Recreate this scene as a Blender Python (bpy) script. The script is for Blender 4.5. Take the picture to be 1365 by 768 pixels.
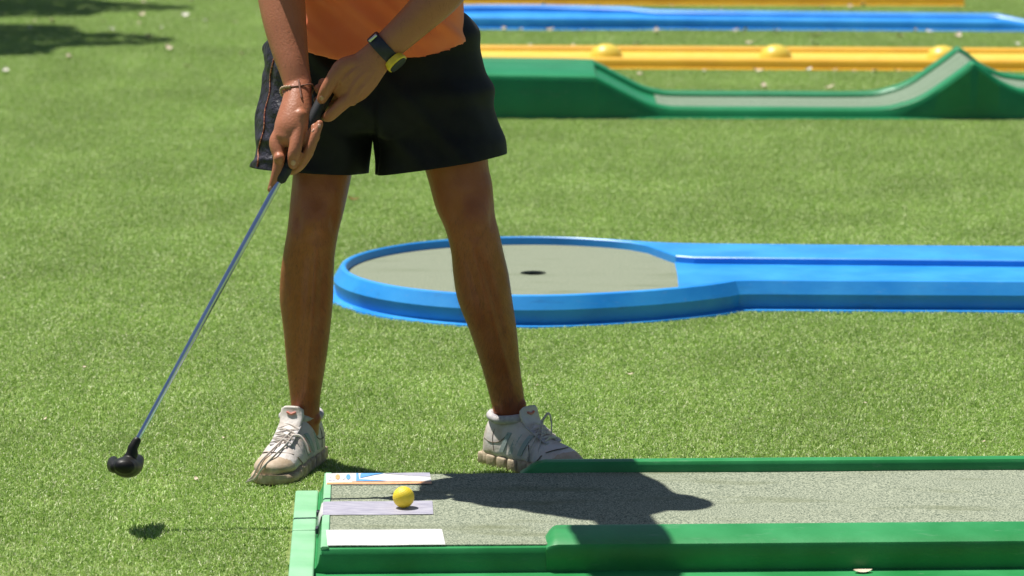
import bpy, bmesh, math, random
import numpy as np
from mathutils import Vector, Matrix, Quaternion
from mathutils.bvhtree import BVHTree

for o in list(bpy.data.objects):
    bpy.data.objects.remove(o)
scene = bpy.context.scene
COL = scene.collection
random.seed(4)
RNG = np.random.default_rng(7)
R = math.radians

# ------------------------------------------------------------------ camera, light, exposure
CAM_H = 1.72
PITCH = math.atan(892 / 5350)
FPX = 5350.0
cam = bpy.data.cameras.new('camera')
cam.sensor_width = 36.0
cam.lens = FPX / 1365 * 36.0
cam.clip_start = 0.1
cam.clip_end = 2000
cam.dof.use_dof = True
cam.dof.focus_distance = 7.95
cam.dof.aperture_fstop = 7.0
camo = bpy.data.objects.new('camera', cam)
camo.location = (0, 0, CAM_H)
camo.rotation_euler = (math.pi / 2 - PITCH, 0, 0)
COL.objects.link(camo)
scene.camera = camo

SUN = Vector((0.345, -0.21, -1.0))             # direction the light travels
elev = math.atan2(1.0, math.hypot(SUN.x, SUN.y))
w = bpy.data.worlds.new('World')
scene.world = w
w.use_nodes = True
nt = w.node_tree
bg = nt.nodes['Background']
sky = nt.nodes.new('ShaderNodeTexSky')
sky.sky_type = 'NISHITA'
sky.sun_disc = False
sky.sun_elevation = elev
sky.sun_rotation = math.atan2(-SUN.x, -SUN.y)
nt.links.new(sky.outputs[0], bg.inputs[0])
bg.inputs[1].default_value = 0.05
sl = bpy.data.lights.new('sun', 'SUN')
sl.energy = 5.0
sl.angle = R(0.53)
sl.color = (1.0, 0.955, 0.88)
so = bpy.data.objects.new('sun', sl)
so.rotation_euler = SUN.to_track_quat('-Z', 'Y').to_euler()
so.location = (-5, 10, 12)
COL.objects.link(so)
scene.view_settings.view_transform = 'Standard'
scene.view_settings.look = 'None'
scene.view_settings.gamma = 1.0
scene.view_settings.exposure = 0.42
scene.view_settings.use_curve_mapping = False


def at(px, py, Y):
    """point at depth Y seen in the photograph at (px, py)"""
    x = (px - 682.5) / FPX
    y = (py - 384) / FPX
    d = Vector((x, math.cos(PITCH) - y * math.sin(PITCH), -math.sin(PITCH) - y * math.cos(PITCH)))
    return Vector((0, 0, CAM_H)) + d * (Y / d.y)


def onz(px, py, z):
    x = (px - 682.5) / FPX
    y = (py - 384) / FPX
    d = Vector((x, math.cos(PITCH) - y * math.sin(PITCH), -math.sin(PITCH) - y * math.cos(PITCH)))
    return Vector((0, 0, CAM_H)) + d * ((z - CAM_H) / d.z)


PXM = 1 / 690.0                                 # metres per photo pixel around the player

# ------------------------------------------------------------------ materials
MATS = {}


def mat(name, col, rough=0.5, col2=None, scale=20, bump=0.0, bscale=200, spec=0.5, detail=4, lo=0.35, hi=0.65,
        stretch=(1, 1, 1), metal=0.0, transl=0.0, coat=0.0, sheen=0.0, sss=0.0, rvar=0.0):
    m = bpy.data.materials.new(name)
    m.use_nodes = True
    n = m.node_tree.nodes
    l = m.node_tree.links
    b = n['Principled BSDF']
    b.inputs['Base Color'].default_value = (*col, 1)
    b.inputs['Roughness'].default_value = rough
    b.inputs['Specular IOR Level'].default_value = spec
    b.inputs['Metallic'].default_value = metal
    b.inputs['Coat Weight'].default_value = coat
    b.inputs['Sheen Weight'].default_value = sheen
    if sss:
        b.inputs['Subsurface Weight'].default_value = sss
        b.inputs['Subsurface Radius'].default_value = (0.010, 0.004, 0.002)
        b.inputs['Subsurface Scale'].default_value = 0.6
    tc = n.new('ShaderNodeTexCoord')
    mp = n.new('ShaderNodeMapping')
    mp.inputs['Scale'].default_value = stretch
    l.new(tc.outputs['Object'], mp.inputs[0])
    if col2 is not None:
        nz = n.new('ShaderNodeTexNoise')
        nz.inputs['Scale'].default_value = scale
        nz.inputs['Detail'].default_value = detail
        l.new(mp.outputs[0], nz.inputs[0])
        cr = n.new('ShaderNodeValToRGB')
        cr.color_ramp.elements[0].position = lo
        cr.color_ramp.elements[1].position = hi
        cr.color_ramp.elements[0].color = (*col, 1)
        cr.color_ramp.elements[1].color = (*col2, 1)
        l.new(nz.outputs[0], cr.inputs[0])
        l.new(cr.outputs[0], b.inputs['Base Color'])
        if rvar:
            mr = n.new('ShaderNodeMapRange')
            mr.inputs[3].default_value = rough - rvar
            mr.inputs[4].default_value = rough + rvar
            l.new(nz.outputs[0], mr.inputs[0])
            l.new(mr.outputs[0], b.inputs['Roughness'])
    if bump:
        nb = n.new('ShaderNodeTexNoise')
        nb.inputs['Scale'].default_value = bscale
        nb.inputs['Detail'].default_value = 3
        l.new(mp.outputs[0], nb.inputs[0])
        bp = n.new('ShaderNodeBump')
        bp.inputs['Strength'].default_value = bump
        bp.inputs['Distance'].default_value = 0.5 / bscale
        l.new(nb.outputs[0], bp.inputs['Height'])
        l.new(bp.outputs[0], b.inputs['Normal'])
    if 'fibreglass' in name:
        old = b.inputs['Base Color'].links[0].from_socket
        mp2 = n.new('ShaderNodeMapping')
        mp2.inputs['Scale'].default_value = (0.25, 1, 1.6)
        l.new(tc.outputs['Object'], mp2.inputs[0])
        for sc_, dt, a_, b__, f_, cc in ((70, 6, .60, .78, .20 if 'pale' in name else .40, tuple(min(.75, c * .6 + .22) for c in col)), (24, 9, .58, .80, .18 if 'pale' in name else .55, tuple(c * .45 + .02 for c in col))):
            nn = n.new('ShaderNodeTexNoise')
            nn.inputs['Scale'].default_value = sc_
            nn.inputs['Detail'].default_value = dt
            nn.inputs['Roughness'].default_value = .65
            l.new(mp2.outputs[0], nn.inputs[0])
            rr = n.new('ShaderNodeValToRGB')
            rr.color_ramp.elements[0].position = a_
            rr.color_ramp.elements[1].position = b__
            rr.color_ramp.elements[0].color = (0, 0, 0, 1)
            rr.color_ramp.elements[1].color = (f_, f_, f_, 1)
            l.new(nn.outputs[0], rr.inputs[0])
            mx = n.new('ShaderNodeMixRGB')
            l.new(rr.outputs[0], mx.inputs[0])
            l.new(old, mx.inputs[1])
            mx.inputs[2].default_value = (*cc, 1)
            old = mx.outputs[0]
        l.new(old, b.inputs['Base Color'])
    MATS[name] = m
    return m


# moulded fibreglass with chalky weathering
mat('green_fibreglass', (0.012, 0.20, 0.045), 0.42, (0.030, 0.28, 0.085), 7, 0.06, 90, detail=6, rvar=0.10)
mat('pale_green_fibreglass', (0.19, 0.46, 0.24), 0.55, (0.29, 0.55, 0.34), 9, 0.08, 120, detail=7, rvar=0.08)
mat('ramp_green_fibreglass', (0.004, 0.185, 0.060), 0.38, (0.010, 0.235, 0.086), 5, 0.04, 60, detail=6)
mat('blue_fibreglass', (0.012, 0.24, 0.70), 0.42, (0.030, 0.32, 0.78), 6, 0.05, 70, detail=6, rvar=0.10)
mat('yellow_fibreglass', (0.66, 0.34, 0.006), 0.45, (0.74, 0.42, 0.015), 5, 0.04, 60, detail=5)
mat('pale_yellow_fibreglass', (0.74, 0.52, 0.045), 0.38, (0.76, 0.58, 0.09), 14, 0.04, 60, detail=5)
mat('putter_plastic', (0.007, 0.007, 0.008), 0.45, (0.014, 0.013, 0.010), 20, 0.10, 150, spec=0.28)
mat('rubber', (0.010, 0.011, 0.014), 0.62, (0.02, 0.021, 0.026), 60, 0.25, 500)
mat('chrome', (0.50, 0.56, 0.66), 0.17, (0.58, 0.63, 0.72), 30, metal=1.0)
mat('ball_yellow', (0.82, 0.60, 0.022), 0.5, (0.86, 0.66, 0.05), 90, 0.25, 420)
mat('white_tape', (0.63, 0.63, 0.62), 0.55, (0.42, 0.40, 0.36), 45, 0.05, 200, lo=0.56, hi=0.80, detail=9)
mat('lilac_tape', (0.30, 0.29, 0.37), 0.5, (0.46, 0.45, 0.52), 28, 0.03, 200, stretch=(1, 4, 1), detail=8)
mat('orange_print', (0.75, 0.33, 0.12), 0.5, (0.8, 0.42, 0.2), 80)
mat('blue_print', (0.10, 0.32, 0.68), 0.5, (0.14, 0.38, 0.72), 60)
mat('grey_print', (0.45, 0.45, 0.5), 0.5, (0.7, 0.7, 0.72), 300, lo=0.45, hi=0.55)
mat('dark_print', (0.03, 0.03, 0.05), 0.6)
mat('hole_dark', (0.02, 0.02, 0.015), 0.8, (0.035, 0.035, 0.03), 40)
mat('shorts_cloth', (0.0045, 0.0045, 0.0056), 0.62, (0.0075, 0.0075, 0.0092), 30, 0.18, 900, sheen=0.02, spec=0.25)
mat('side_panel_cloth', (0.011, 0.010, 0.018), 0.5, (0.028, 0.026, 0.042), 40, 0.8, 75, spec=0.45)
mat('piping_red', (0.15, 0.022, 0.014), 0.55, (0.55, 0.22, 0.12), 260, lo=0.48, hi=0.56)
mat('shirt_cloth', (0.93, 0.185, 0.062), 0.8, (0.95, 0.22, 0.085), 14, 0.2, 1200, sheen=0.25, spec=0.2)
mat('shoe_leather', (0.68, 0.63, 0.59), 0.6, (0.47, 0.38, 0.30), 26, 0.25, 120, detail=8, lo=0.42, hi=0.72)
mat('shoe_mesh', (0.40, 0.38, 0.40), 0.75, (0.58, 0.55, 0.53), 90, 0.4, 500)
mat('shoe_toe', (0.55, 0.45, 0.34), 0.65, (0.42, 0.31, 0.20), 40, 0.2, 150, detail=8)
mat('shoe_sole', (0.54, 0.44, 0.31), 0.7, (0.34, 0.25, 0.16), 60, 0.3, 180, detail=8)
mat('shoe_gap', (0.11, 0.085, 0.06), 0.8, (0.18, 0.14, 0.10), 60, 0.3, 180)
mat('shoe_stripe', (0.26, 0.36, 0.34), 0.45, (0.36, 0.42, 0.40), 50)
mat('shoe_red', (0.55, 0.14, 0.09), 0.6, (0.62, 0.24, 0.18), 50)
mat('lace_cloth', (0.68, 0.63, 0.58), 0.8, (0.52, 0.46, 0.40), 80, 0.3, 900)
mat('strap_navy', (0.012, 0.013, 0.030), 0.5, (0.02, 0.02, 0.04), 60, 0.15, 700)
mat('watch_yellow', (0.75, 0.50, 0.02), 0.4, (0.8, 0.56, 0.05), 60)
mat('watch_steel', (0.5, 0.52, 0.55), 0.25, metal=1.0)
mat('leather_cord', (0.14, 0.05, 0.03), 0.65, (0.25, 0.11, 0.07), 200, 0.3, 700)
mat('bead_wood', (0.30, 0.20, 0.11), 0.4, (0.5, 0.38, 0.25), 250)
mat('nail', (0.46, 0.24, 0.16), 0.35, (0.50, 0.28, 0.20), 200)
mat('limb_hair', (0.05, 0.026, 0.015), 0.5, (0.10, 0.055, 0.03), 120)
mat('hair_dark', (0.012, 0.008, 0.006), 0.55, (0.03, 0.018, 0.012), 120, 0.4, 300)
mat('eye_white', (0.7, 0.68, 0.64), 0.2)
mat('bark', (0.10, 0.07, 0.045), 0.9, (0.18, 0.13, 0.09), 14, 0.6, 40, stretch=(1, 1, .2))
mat('tree_leaf', (0.045, 0.09, 0.02), 0.5, (0.09, 0.14, 0.035), 3)
mat('dry_leaf', (0.58, 0.47, 0.34), 0.7, (0.70, 0.62, 0.50), 30)
mat('brown_leaf', (0.30, 0.11, 0.03), 0.7, (0.36, 0.17, 0.06), 60)
mat('petal', (0.72, 0.68, 0.58), 0.6, (0.78, 0.76, 0.68), 30)
mat('lawn_backing', (0.15, 0.21, 0.05), 0.9, (0.21, 0.27, 0.08), 60, 0.3, 200)


def skin_mat():
    m = mat('skin', (0.310, 0.088, 0.031), 0.41, (0.37, 0.120, 0.048), 16, 0.35, 240, detail=8, sss=0.08, spec=0.36)
    n = m.node_tree.nodes
    l = m.node_tree.links
    b = n['Principled BSDF']
    # redder knuckles and mottling, plus thin hair streaks running down the limbs
    tc = [x for x in n if x.type == 'TEX_COORD'][0]
    mp = n.new('ShaderNodeMapping')
    mp.inputs['Scale'].default_value = (1, 1, 0.16)
    mp.inputs['Rotation'].default_value = (0, R(12), 0)
    l.new(tc.outputs['Object'], mp.inputs[0])
    nz = n.new('ShaderNodeTexNoise')
    nz.inputs['Scale'].default_value = 560
    nz.inputs['Detail'].default_value = 2
    l.new(mp.outputs[0], nz.inputs[0])
    cr = n.new('ShaderNodeValToRGB')
    cr.color_ramp.elements[0].position = 0.56
    cr.color_ramp.elements[0].color = (0, 0, 0, 1)
    cr.color_ramp.elements[1].position = 0.70
    cr.color_ramp.elements[1].color = (.42, .42, .42, 1)
    l.new(nz.outputs[0], cr.inputs[0])
    at_ = n.new('ShaderNodeAttribute')
    at_.attribute_name = 'hairy'
    mu = n.new('ShaderNodeMath')
    mu.operation = 'MULTIPLY'
    l.new(cr.outputs[0], mu.inputs[0])
    l.new(at_.outputs['Fac'], mu.inputs[1])
    mx = n.new('ShaderNodeMixRGB')
    old = b.inputs['Base Color'].links[0].from_socket
    l.new(old, mx.inputs[1])
    mx.inputs[2].default_value = (0.10, 0.05, 0.03, 1)
    l.new(mu.outputs[0], mx.inputs[0])
    n2 = n.new('ShaderNodeTexNoise')
    n2.inputs['Scale'].default_value = 38
    n2.inputs['Detail'].default_value = 3
    l.new(tc.outputs['Object'], n2.inputs[0])
    c2 = n.new('ShaderNodeValToRGB')
    c2.color_ramp.elements[0].position = 0.5
    c2.color_ramp.elements[0].color = (0, 0, 0, 1)
    c2.color_ramp.elements[1].position = 0.75
    c2.color_ramp.elements[1].color = (0.3, 0.3, 0.3, 1)
    l.new(n2.outputs[0], c2.inputs[0])
    m2 = n.new('ShaderNodeMixRGB')
    l.new(c2.outputs[0], m2.inputs[0])
    l.new(mx.outputs[0], m2.inputs[1])
    m2.inputs[2].default_value = (0.40, 0.14, 0.085, 1)
    ap = n.new('ShaderNodeAttribute')
    ap.attribute_name = 'rosy'
    m3 = n.new('ShaderNodeMixRGB')
    l.new(ap.outputs['Fac'], m3.inputs[0])
    l.new(m2.outputs[0], m3.inputs[1])
    m3.inputs[2].default_value = (0.50, 0.225, 0.145, 1)
    l.new(m3.outputs[0], b.inputs['Base Color'])


skin_mat()


def felt_mat(name, a, b_, c):
    m = mat(name, a, 0.95, b_, 330, 0.8, 330, spec=0.15, detail=3, lo=0.36, hi=0.60)
    n = m.node_tree.nodes
    l = m.node_tree.links
    bs = n['Principled BSDF']
    tc = [x for x in n if x.type == 'TEX_COORD'][0]
    mp = n.new('ShaderNodeMapping')
    mp.inputs['Scale'].default_value = (1, 4, 1)
    l.new(tc.outputs['Object'], mp.inputs[0])
    nz = n.new('ShaderNodeTexNoise')
    nz.inputs['Scale'].default_value = 3.2
    nz.inputs['Detail'].default_value = 6
    l.new(mp.outputs[0], nz.inputs[0])
    cr = n.new('ShaderNodeValToRGB')
    cr.color_ramp.elements[0].position = 0.54
    cr.color_ramp.elements[0].color = (0, 0, 0, 1)
    cr.color_ramp.elements[1].position = 0.70
    cr.color_ramp.elements[1].color = (0.7, 0.7, 0.7, 1)
    l.new(nz.outputs[0], cr.inputs[0])
    mx = n.new('ShaderNodeMixRGB')
    old = bs.inputs['Base Color'].links[0].from_socket
    l.new(cr.outputs[0], mx.inputs[0])
    l.new(old, mx.inputs[1])
    mx.inputs[2].default_value = (*c, 1)
    l.new(mx.outputs[0], bs.inputs['Base Color'])


felt_mat('felt', (0.078, 0.104, 0.076), (0.375, 0.405, 0.300), (0.15, 0.17, 0.095))
felt_mat('ramp_felt', (0.10, 0.16, 0.11), (0.24, 0.31, 0.225), (0.14, 0.20, 0.13))
felt_mat('pale_felt', (0.12, 0.155, 0.105), (0.30, 0.325, 0.24), (0.16, 0.19, 0.12))


def blade_mat():
    m = bpy.data.materials.new('turf_blade')
    m.use_nodes = True
    n = m.node_tree.nodes
    l = m.node_tree.links
    b = n['Principled BSDF']
    b.inputs['Roughness'].default_value = 0.42
    b.inputs['Specular IOR Level'].default_value = 0.35
    at_ = n.new('ShaderNodeAttribute')
    at_.attribute_name = 'bc'
    cr = n.new('ShaderNodeValToRGB')
    cr.color_ramp.elements[0].position = 0.0
    cr.color_ramp.elements[0].color = (0.125, 0.245, 0.036, 1)
    cr.color_ramp.elements[1].position = 1.0
    cr.color_ramp.elements[1].color = (0.64, 0.68, 0.40, 1)
    e = cr.color_ramp.elements.new(0.45)
    e.color = (0.305, 0.475, 0.092, 1)
    e = cr.color_ramp.elements.new(0.8)
    e.color = (0.455, 0.61, 0.195, 1)
    l.new(at_.outputs['Fac'], cr.inputs[0])
    # broad worn / fresh patches in world space
    ge = n.new('ShaderNodeNewGeometry')
    mp = n.new('ShaderNodeMapping')
    mp.inputs['Scale'].default_value = (1.0, 0.8, 0)
    l.new(ge.outputs['Position'], mp.inputs[0])
    nz = n.new('ShaderNodeTexNoise')
    nz.inputs['Scale'].default_value = 2.2
    nz.inputs['Detail'].default_value = 5
    l.new(mp.outputs[0], nz.inputs[0])
    mr = n.new('ShaderNodeMapRange')
    mr.inputs[1].default_value = 0.3
    mr.inputs[2].default_value = 0.7
    mr.inputs[3].default_value = 0.93
    mr.inputs[4].default_value = 1.15
    l.new(nz.outputs[0], mr.inputs[0])
    mu = n.new('ShaderNodeVectorMath')
    mu.operation = 'SCALE'
    l.new(cr.outputs[0], mu.inputs[0])
    l.new(mr.outputs[0], mu.inputs['Scale'])
    l.new(mu.outputs[0], b.inputs['Base Color'])
    tr = n.new('ShaderNodeBsdfTranslucent')
    l.new(mu.outputs[0], tr.inputs[0])
    mix = n.new('ShaderNodeMixShader')
    mix.inputs[0].default_value = 0.28
    l.new(b.outputs[0], mix.inputs[1])
    l.new(tr.outputs[0], mix.inputs[2])
    l.new(mix.outputs[0], n['Material Output'].inputs[0])
    MATS['turf_blade'] = m


blade_mat()

# ------------------------------------------------------------------ mesh helpers
ORIGIN = {}


def tag(o, label=None, cat=None, group=None, kind=None):
    if label: o['label'] = label
    if cat: o['category'] = cat
    if group: o['group'] = group
    if kind: o['kind'] = kind
    return o


def thing(name, loc, label, cat, group=None):
    o = bpy.data.objects.new(name, None)
    o.empty_display_size = 0.1
    o.location = loc
    COL.objects.link(o)
    ORIGIN[o] = Vector(loc)
    return tag(o, label, cat, group)


class MB:
    """collects vertices and faces in world coordinates"""

    def __init__(self):
        self.v = []
        self.f = []
        self.mi = []

    def add(self, vs, fs, mi=0):
        b = len(self.v)
        self.v += [Vector(p) for p in vs]
        self.f += [tuple(i + b for i in f) for f in fs]
        self.mi += [mi] * len(fs)

    def loft(self, rings, cap=True, closed=True, mi=0):
        n = len(rings[0])
        vs = [p for r in rings for p in r]
        fs = []
        for i in range(len(rings) - 1):
            for j in range(n if closed else n - 1):
                k = (j + 1) % n
                fs.append((i * n + j, i * n + k, (i + 1) * n + k, (i + 1) * n + j))
        if cap and closed:
            fs.append(tuple(reversed(range(n))))
            fs.append(tuple((len(rings) - 1) * n + j for j in range(n)))
        self.add(vs, fs, mi)

    def tube(self, pts, radii, n=16, ref=None, flat=1.0, caps=True, sub=6):
        """smooth round-ended tube; radii may be numbers or (a, b) pairs, ref sets the direction of a"""
        pts = [Vector(p) for p in pts]
        rr = [(r, r * flat) if not isinstance(r, tuple) else r for r in radii]
        P, RA = catmull(pts, rr, sub)
        rings = []
        T = []
        for i in range(len(P)):
            t = (P[min(i + 1, len(P) - 1)] - P[max(i - 1, 0)]).normalized()
            T.append(t)
        a = None
        fr = []
        for i, t in enumerate(T):
            if ref is not None:
                a = Vector(ref) - t * t.dot(Vector(ref))
            elif a is None:
                g = Vector((0, 0, 1)) if abs(t.z) < 0.9 else Vector((1, 0, 0))
                a = g - t * t.dot(g)
            else:
                a = a - t * t.dot(a)
            a = a.normalized()
            fr.append((a, t.cross(a)))
        if caps:
            t = T[0]
            for k in (0.12, 0.4, 0.75):
                s = math.sin(k * math.pi / 2)
                c = math.cos(k * math.pi / 2)
                ra, rb = RA[0]
                rings.append(ring(P[0] - t * min(ra, rb) * c, fr[0], ra * s, rb * s, n))
        for i in range(len(P)):
            rings.append(ring(P[i], fr[i], RA[i][0], RA[i][1], n))
        if caps:
            t = T[-1]
            for k in (0.75, 0.4, 0.12):
                s = math.sin(k * math.pi / 2)
                c = math.cos(k * math.pi / 2)
                ra, rb = RA[-1]
                rings.append(ring(P[-1] + t * min(ra, rb) * c, fr[-1], ra * s, rb * s, n))
        self.loft(rings)

    def ball(self, c, r, rot=None, nu=20, nv=12):
        c = Vector(c)
        r = Vector((r, r, r)) if isinstance(r, (int, float)) else Vector(r)
        q = rot or Quaternion()
        rings = []
        for i in range(1, nv):
            th = math.pi * i / nv
            rings.append([c + q @ Vector((r.x * math.sin(th) * math.cos(2 * math.pi * j / nu),
                                          r.y * math.sin(th) * math.sin(2 * math.pi * j / nu),
                                          -r.z * math.cos(th))) for j in range(nu)])
        self.loft(rings)

    def box(self, c, s, rot=None, mi=0):
        q = rot or Quaternion()
        vs = [Vector(c) + q @ Vector((sx * s[0] / 2, sy * s[1] / 2, sz * s[2] / 2))
              for sx in (-1, 1) for sy in (-1, 1) for sz in (-1, 1)]
        self.add(vs, [(0, 1, 3, 2), (4, 6, 7, 5), (0, 4, 5, 1), (2, 3, 7, 6), (0, 2, 6, 4), (1, 5, 7, 3)], mi)

    def mesh(self, name, origin=Vector((0, 0, 0))):
        me = bpy.data.meshes.new(name)
        me.from_pydata([tuple(p - origin) for p in self.v], [], self.f)
        return me

    def build(self, name, m, parent=None, smooth=True, bevel=0.0, remesh=0.0, smit=0, wn=False, origin=None, sub=0,
              angle=None):
        if origin is None:
            xs = np.array([tuple(p) for p in self.v])
            lo, hi = xs.min(0), xs.max(0)
            c = Vector((lo + hi) / 2)
            origin = Vector((c.x, c.y, lo[2])) if parent is None else c
        me = self.mesh(name, origin)
        bm = bmesh.new()
        bm.from_mesh(me)
        bmesh.ops.recalc_face_normals(bm, faces=bm.faces)
        bm.to_mesh(me)
        bm.free()
        return finish(me, name, m, parent, origin, smooth, bevel, remesh, smit, sub, angle)


def finish(me, name, m, parent, origin, smooth=True, bevel=0, remesh=0, smit=0, sub=0, angle=None):
    ms = m if isinstance(m, (list, tuple)) else [m]
    o = bpy.data.objects.new(name, me)
    COL.objects.link(o)
    ORIGIN[o] = Vector(origin)
    if parent is not None:
        o.parent = parent
        o.location = Vector(origin) - ORIGIN[parent]
    else:
        o.location = origin
    if remesh:
        md = o.modifiers.new('r', 'REMESH')
        md.mode = 'VOXEL'
        md.voxel_size = remesh
        if smit:
            md = o.modifiers.new('s', 'SMOOTH')
            md.factor = 0.5
            md.iterations = smit
    if sub:
        md = o.modifiers.new('u', 'SUBSURF')
        md.levels = md.render_levels = sub
    if bevel:
        md = o.modifiers.new('b', 'BEVEL')
        md.width = bevel
        md.segments = 3
        md.limit_method = 'ANGLE'
        md.angle_limit = R(35)
    if remesh or sub or bevel:
        dg = bpy.context.evaluated_depsgraph_get()
        me2 = bpy.data.meshes.new_from_object(o.evaluated_get(dg))
        o.modifiers.clear()
        o.data = me2
        me2.name = name
        me = me2
    me.materials.clear()
    for k in ms:
        me.materials.append(MATS[k])
    me.polygons.foreach_set('use_smooth', [smooth] * len(me.polygons))
    if smooth and angle:
        me.set_sharp_from_angle(angle=R(angle))
    me.update()
    return o


def ring(c, fr, ra, rb, n, sq=1.0):
    a, b = fr
    out = []
    for j in range(n):
        t = 2 * math.pi * j / n
        ct, st = math.cos(t), math.sin(t)
        if sq != 1.0:
            ct = math.copysign(abs(ct) ** sq, ct)
            st = math.copysign(abs(st) ** sq, st)
        out.append(c + a * (ra * ct) + b * (rb * st))
    return out


def catmull(P, RA, sub):
    if len(P) < 3 or sub <= 1:
        return P, RA
    oP, oR = [], []
    A = [tuple(p) + tuple(r) for p, r in zip(P, RA)]
    A = [np.array(a, float) for a in A]
    for i in range(len(A) - 1):
        p0 = A[i - 1] if i > 0 else 2 * A[0] - A[1]
        p1, p2 = A[i], A[i + 1]
        p3 = A[i + 2] if i + 2 < len(A) else 2 * A[-1] - A[-2]
        for k in range(sub):
            t = k / sub
            q = 0.5 * ((2 * p1) + (-p0 + p2) * t + (2 * p0 - 5 * p1 + 4 * p2 - p3) * t * t + (-p0 + 3 * p1 - 3 * p2 + p3) * t ** 3)
            oP.append(Vector(q[:3]))
            oR.append((max(q[3], 1e-4), max(q[4], 1e-4)))
    oP.append(Vector(A[-1][:3]))
    oR.append((A[-1][3], A[-1][4]))
    return oP, oR


def seclerp(rows, step):
    """Catmull-Rom through rows of numbers"""
    A = [np.array(r, float) for r in rows]
    out = []
    for i in range(len(A) - 1):
        p0 = A[i - 1] if i > 0 else 2 * A[0] - A[1]
        p1, p2 = A[i], A[i + 1]
        p3 = A[i + 2] if i + 2 < len(A) else 2 * A[-1] - A[-2]
        for k in range(step):
            t = k / step
            out.append(0.5 * ((2 * p1) + (-p0 + p2) * t + (2 * p0 - 5 * p1 + 4 * p2 - p3) * t * t + (-p0 + 3 * p1 - 3 * p2 + p3) * t ** 3))
    out.append(A[-1])
    return out


def poly_prism(name, pts, z0, z1, m, parent, bevel=0.0, smooth=False):
    mb = MB()
    n = len(pts)
    vs = [(p[0], p[1], z0) for p in pts] + [(p[0], p[1], z1) for p in pts]
    fs = [tuple(reversed(range(n))), tuple(range(n, 2 * n))] + [(i, (i + 1) % n, n + (i + 1) % n, n + i) for i in range(n)]
    mb.add(vs, fs)
    return mb.build(name, m, parent, smooth=smooth, bevel=bevel)


# ------------------------------------------------------------------ the lawn
FOOT = []                                            # footprints kept free of grass

lawn = MB()
S = 300
lawn.add([(-S, -S + 10, 0), (S, -S + 10, 0), (S, S + 10, 0), (-S, S + 10, 0)], [(0, 1, 2, 3)])
tag(lawn.build('lawn', 'lawn_backing', None, smooth=False, origin=Vector((0, 10, 0))), 'green artificial turf lawn under the mini golf lanes', 'lawn', kind='structure')

# ------------------------------------------------------------------ generic straight lane (trough with two rims)


def trough(root, stations, m, felt, rim=0.07, body_name='body', feltname='felt', felt_from=-9):
    """stations: (x, y_front, y_rear, z_top, z_floor)"""
    mb = MB()
    rings = []
    fl = []
    for (x, yf, yr, zt, zf) in stations:
        q = min(1.0, zt / 0.05)
        r = [(yf - .016, .003), (yf - .014, .010), (yf - .001, .013), (yf + .003, zt - .020 * q), (yf + .010, zt - .006), (yf + .022, zt),
             (yf + rim - .012, zt - .001), (yf + rim - .002, zt - .007), (yf + rim + .002, zf), (yr - rim - .002, zf),
             (yr - rim + .002, zt - .007), (yr - rim + .012, zt - .001), (yr - .022, zt), (yr - .010, zt - .006), (yr - .003, zt - .020 * q),
             (yr + .001, .013), (yr + .014, .010), (yr + .016, .003)]
        rings.append([Vector((x, a, b)) for a, b in r])
        if x > felt_from: fl.append((x, yf + rim + .001, yr - rim - .001, zf))
    mb.loft(rings, cap=True)
    b = mb.build(body_name, m, root, smooth=True, angle=28)
    if felt:
        fm = MB()
        rg = [[Vector((x, a, z - .002)), Vector((x, a, z + .004)), Vector((x, c, z + .004)), Vector((x, c, z - .002))] for (x, a, c, z) in fl]
        fm.loft(rg)
        fm.build(feltname, felt, root, smooth=True, angle=40)
    yfs = [(s[0], s[1] - .012) for s in stations]
    yrs = [(s[0], s[2] + .012) for s in stations]
    FOOT.append(yfs + yrs[::-1])
    return b


# green ramp lane -----------------------------------------------------
ramp = thing('mini_golf_lane', (0.9, 14.1, 0), 'green lane with a curved ski-jump ramp and a raised start block', 'golf lane', 'mini golf lanes on the lawn')
prof = [(-0.36, .166), (-0.084, .162), (0.253, .157), (0.300, .149), (0.384, .106), (0.462, .067), (0.527, .049), (0.60, .044), (0.90, .043), (1.25, .043),
        (1.347, .056), (1.425, .085), (1.502, .136), (1.566, .183), (1.592, .203), (1.606, .203), (1.634, .186), (1.684, .147), (1.736, .121), (1.79, .108), (1.95, .095), (2.3, .09)]
pp = seclerp(prof, 4)
trough(ramp, [(a[0], 13.86 - .018 * a[0], 14.42 - .018 * a[0], max(a[1], .04), (a[1] - .006 if a[0] < .3 else (max(a[1] - .020, .020)))) for a in pp], 'ramp_green_fibreglass', 'ramp_felt', rim=.085, felt_from=.50)

# yellow lane with three domes -----------------------------------------
yl = thing('mini_golf_lane', (0.9, 15.65, 0), 'long yellow lane with three pale domes standing in it', 'golf lane', 'mini golf lanes on the lawn')
trough(yl, [(x, 15.44 - .052 * x, 15.93 - .052 * x, .047, .026) for x in (-.5, .2, 1.0, 1.7, 2.2, 3.0)], 'yellow_fibreglass', 'pale_yellow_fibreglass', rim=.065, feltname='lane_bed')
for px in (808, 1033, 1254):
    mb = MB()
    c = onz(px, 78, .024)
    c.y = 15.66 - .052 * c.x
    rings = []
    for k in range(9):
        th = k / 8 * math.pi / 2
        rr = .066 * math.cos(th) ** 0.8 + 1e-4
        rings.append([c + Vector((rr * math.cos(t), rr * math.sin(t), -.002 + .058 * math.sin(th) ** 1.15)) for t in np.linspace(0, 2 * math.pi, 24, endpoint=False)])
    mb.loft(rings)
    mb.build('dome', 'pale_yellow_fibreglass', yl)

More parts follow.
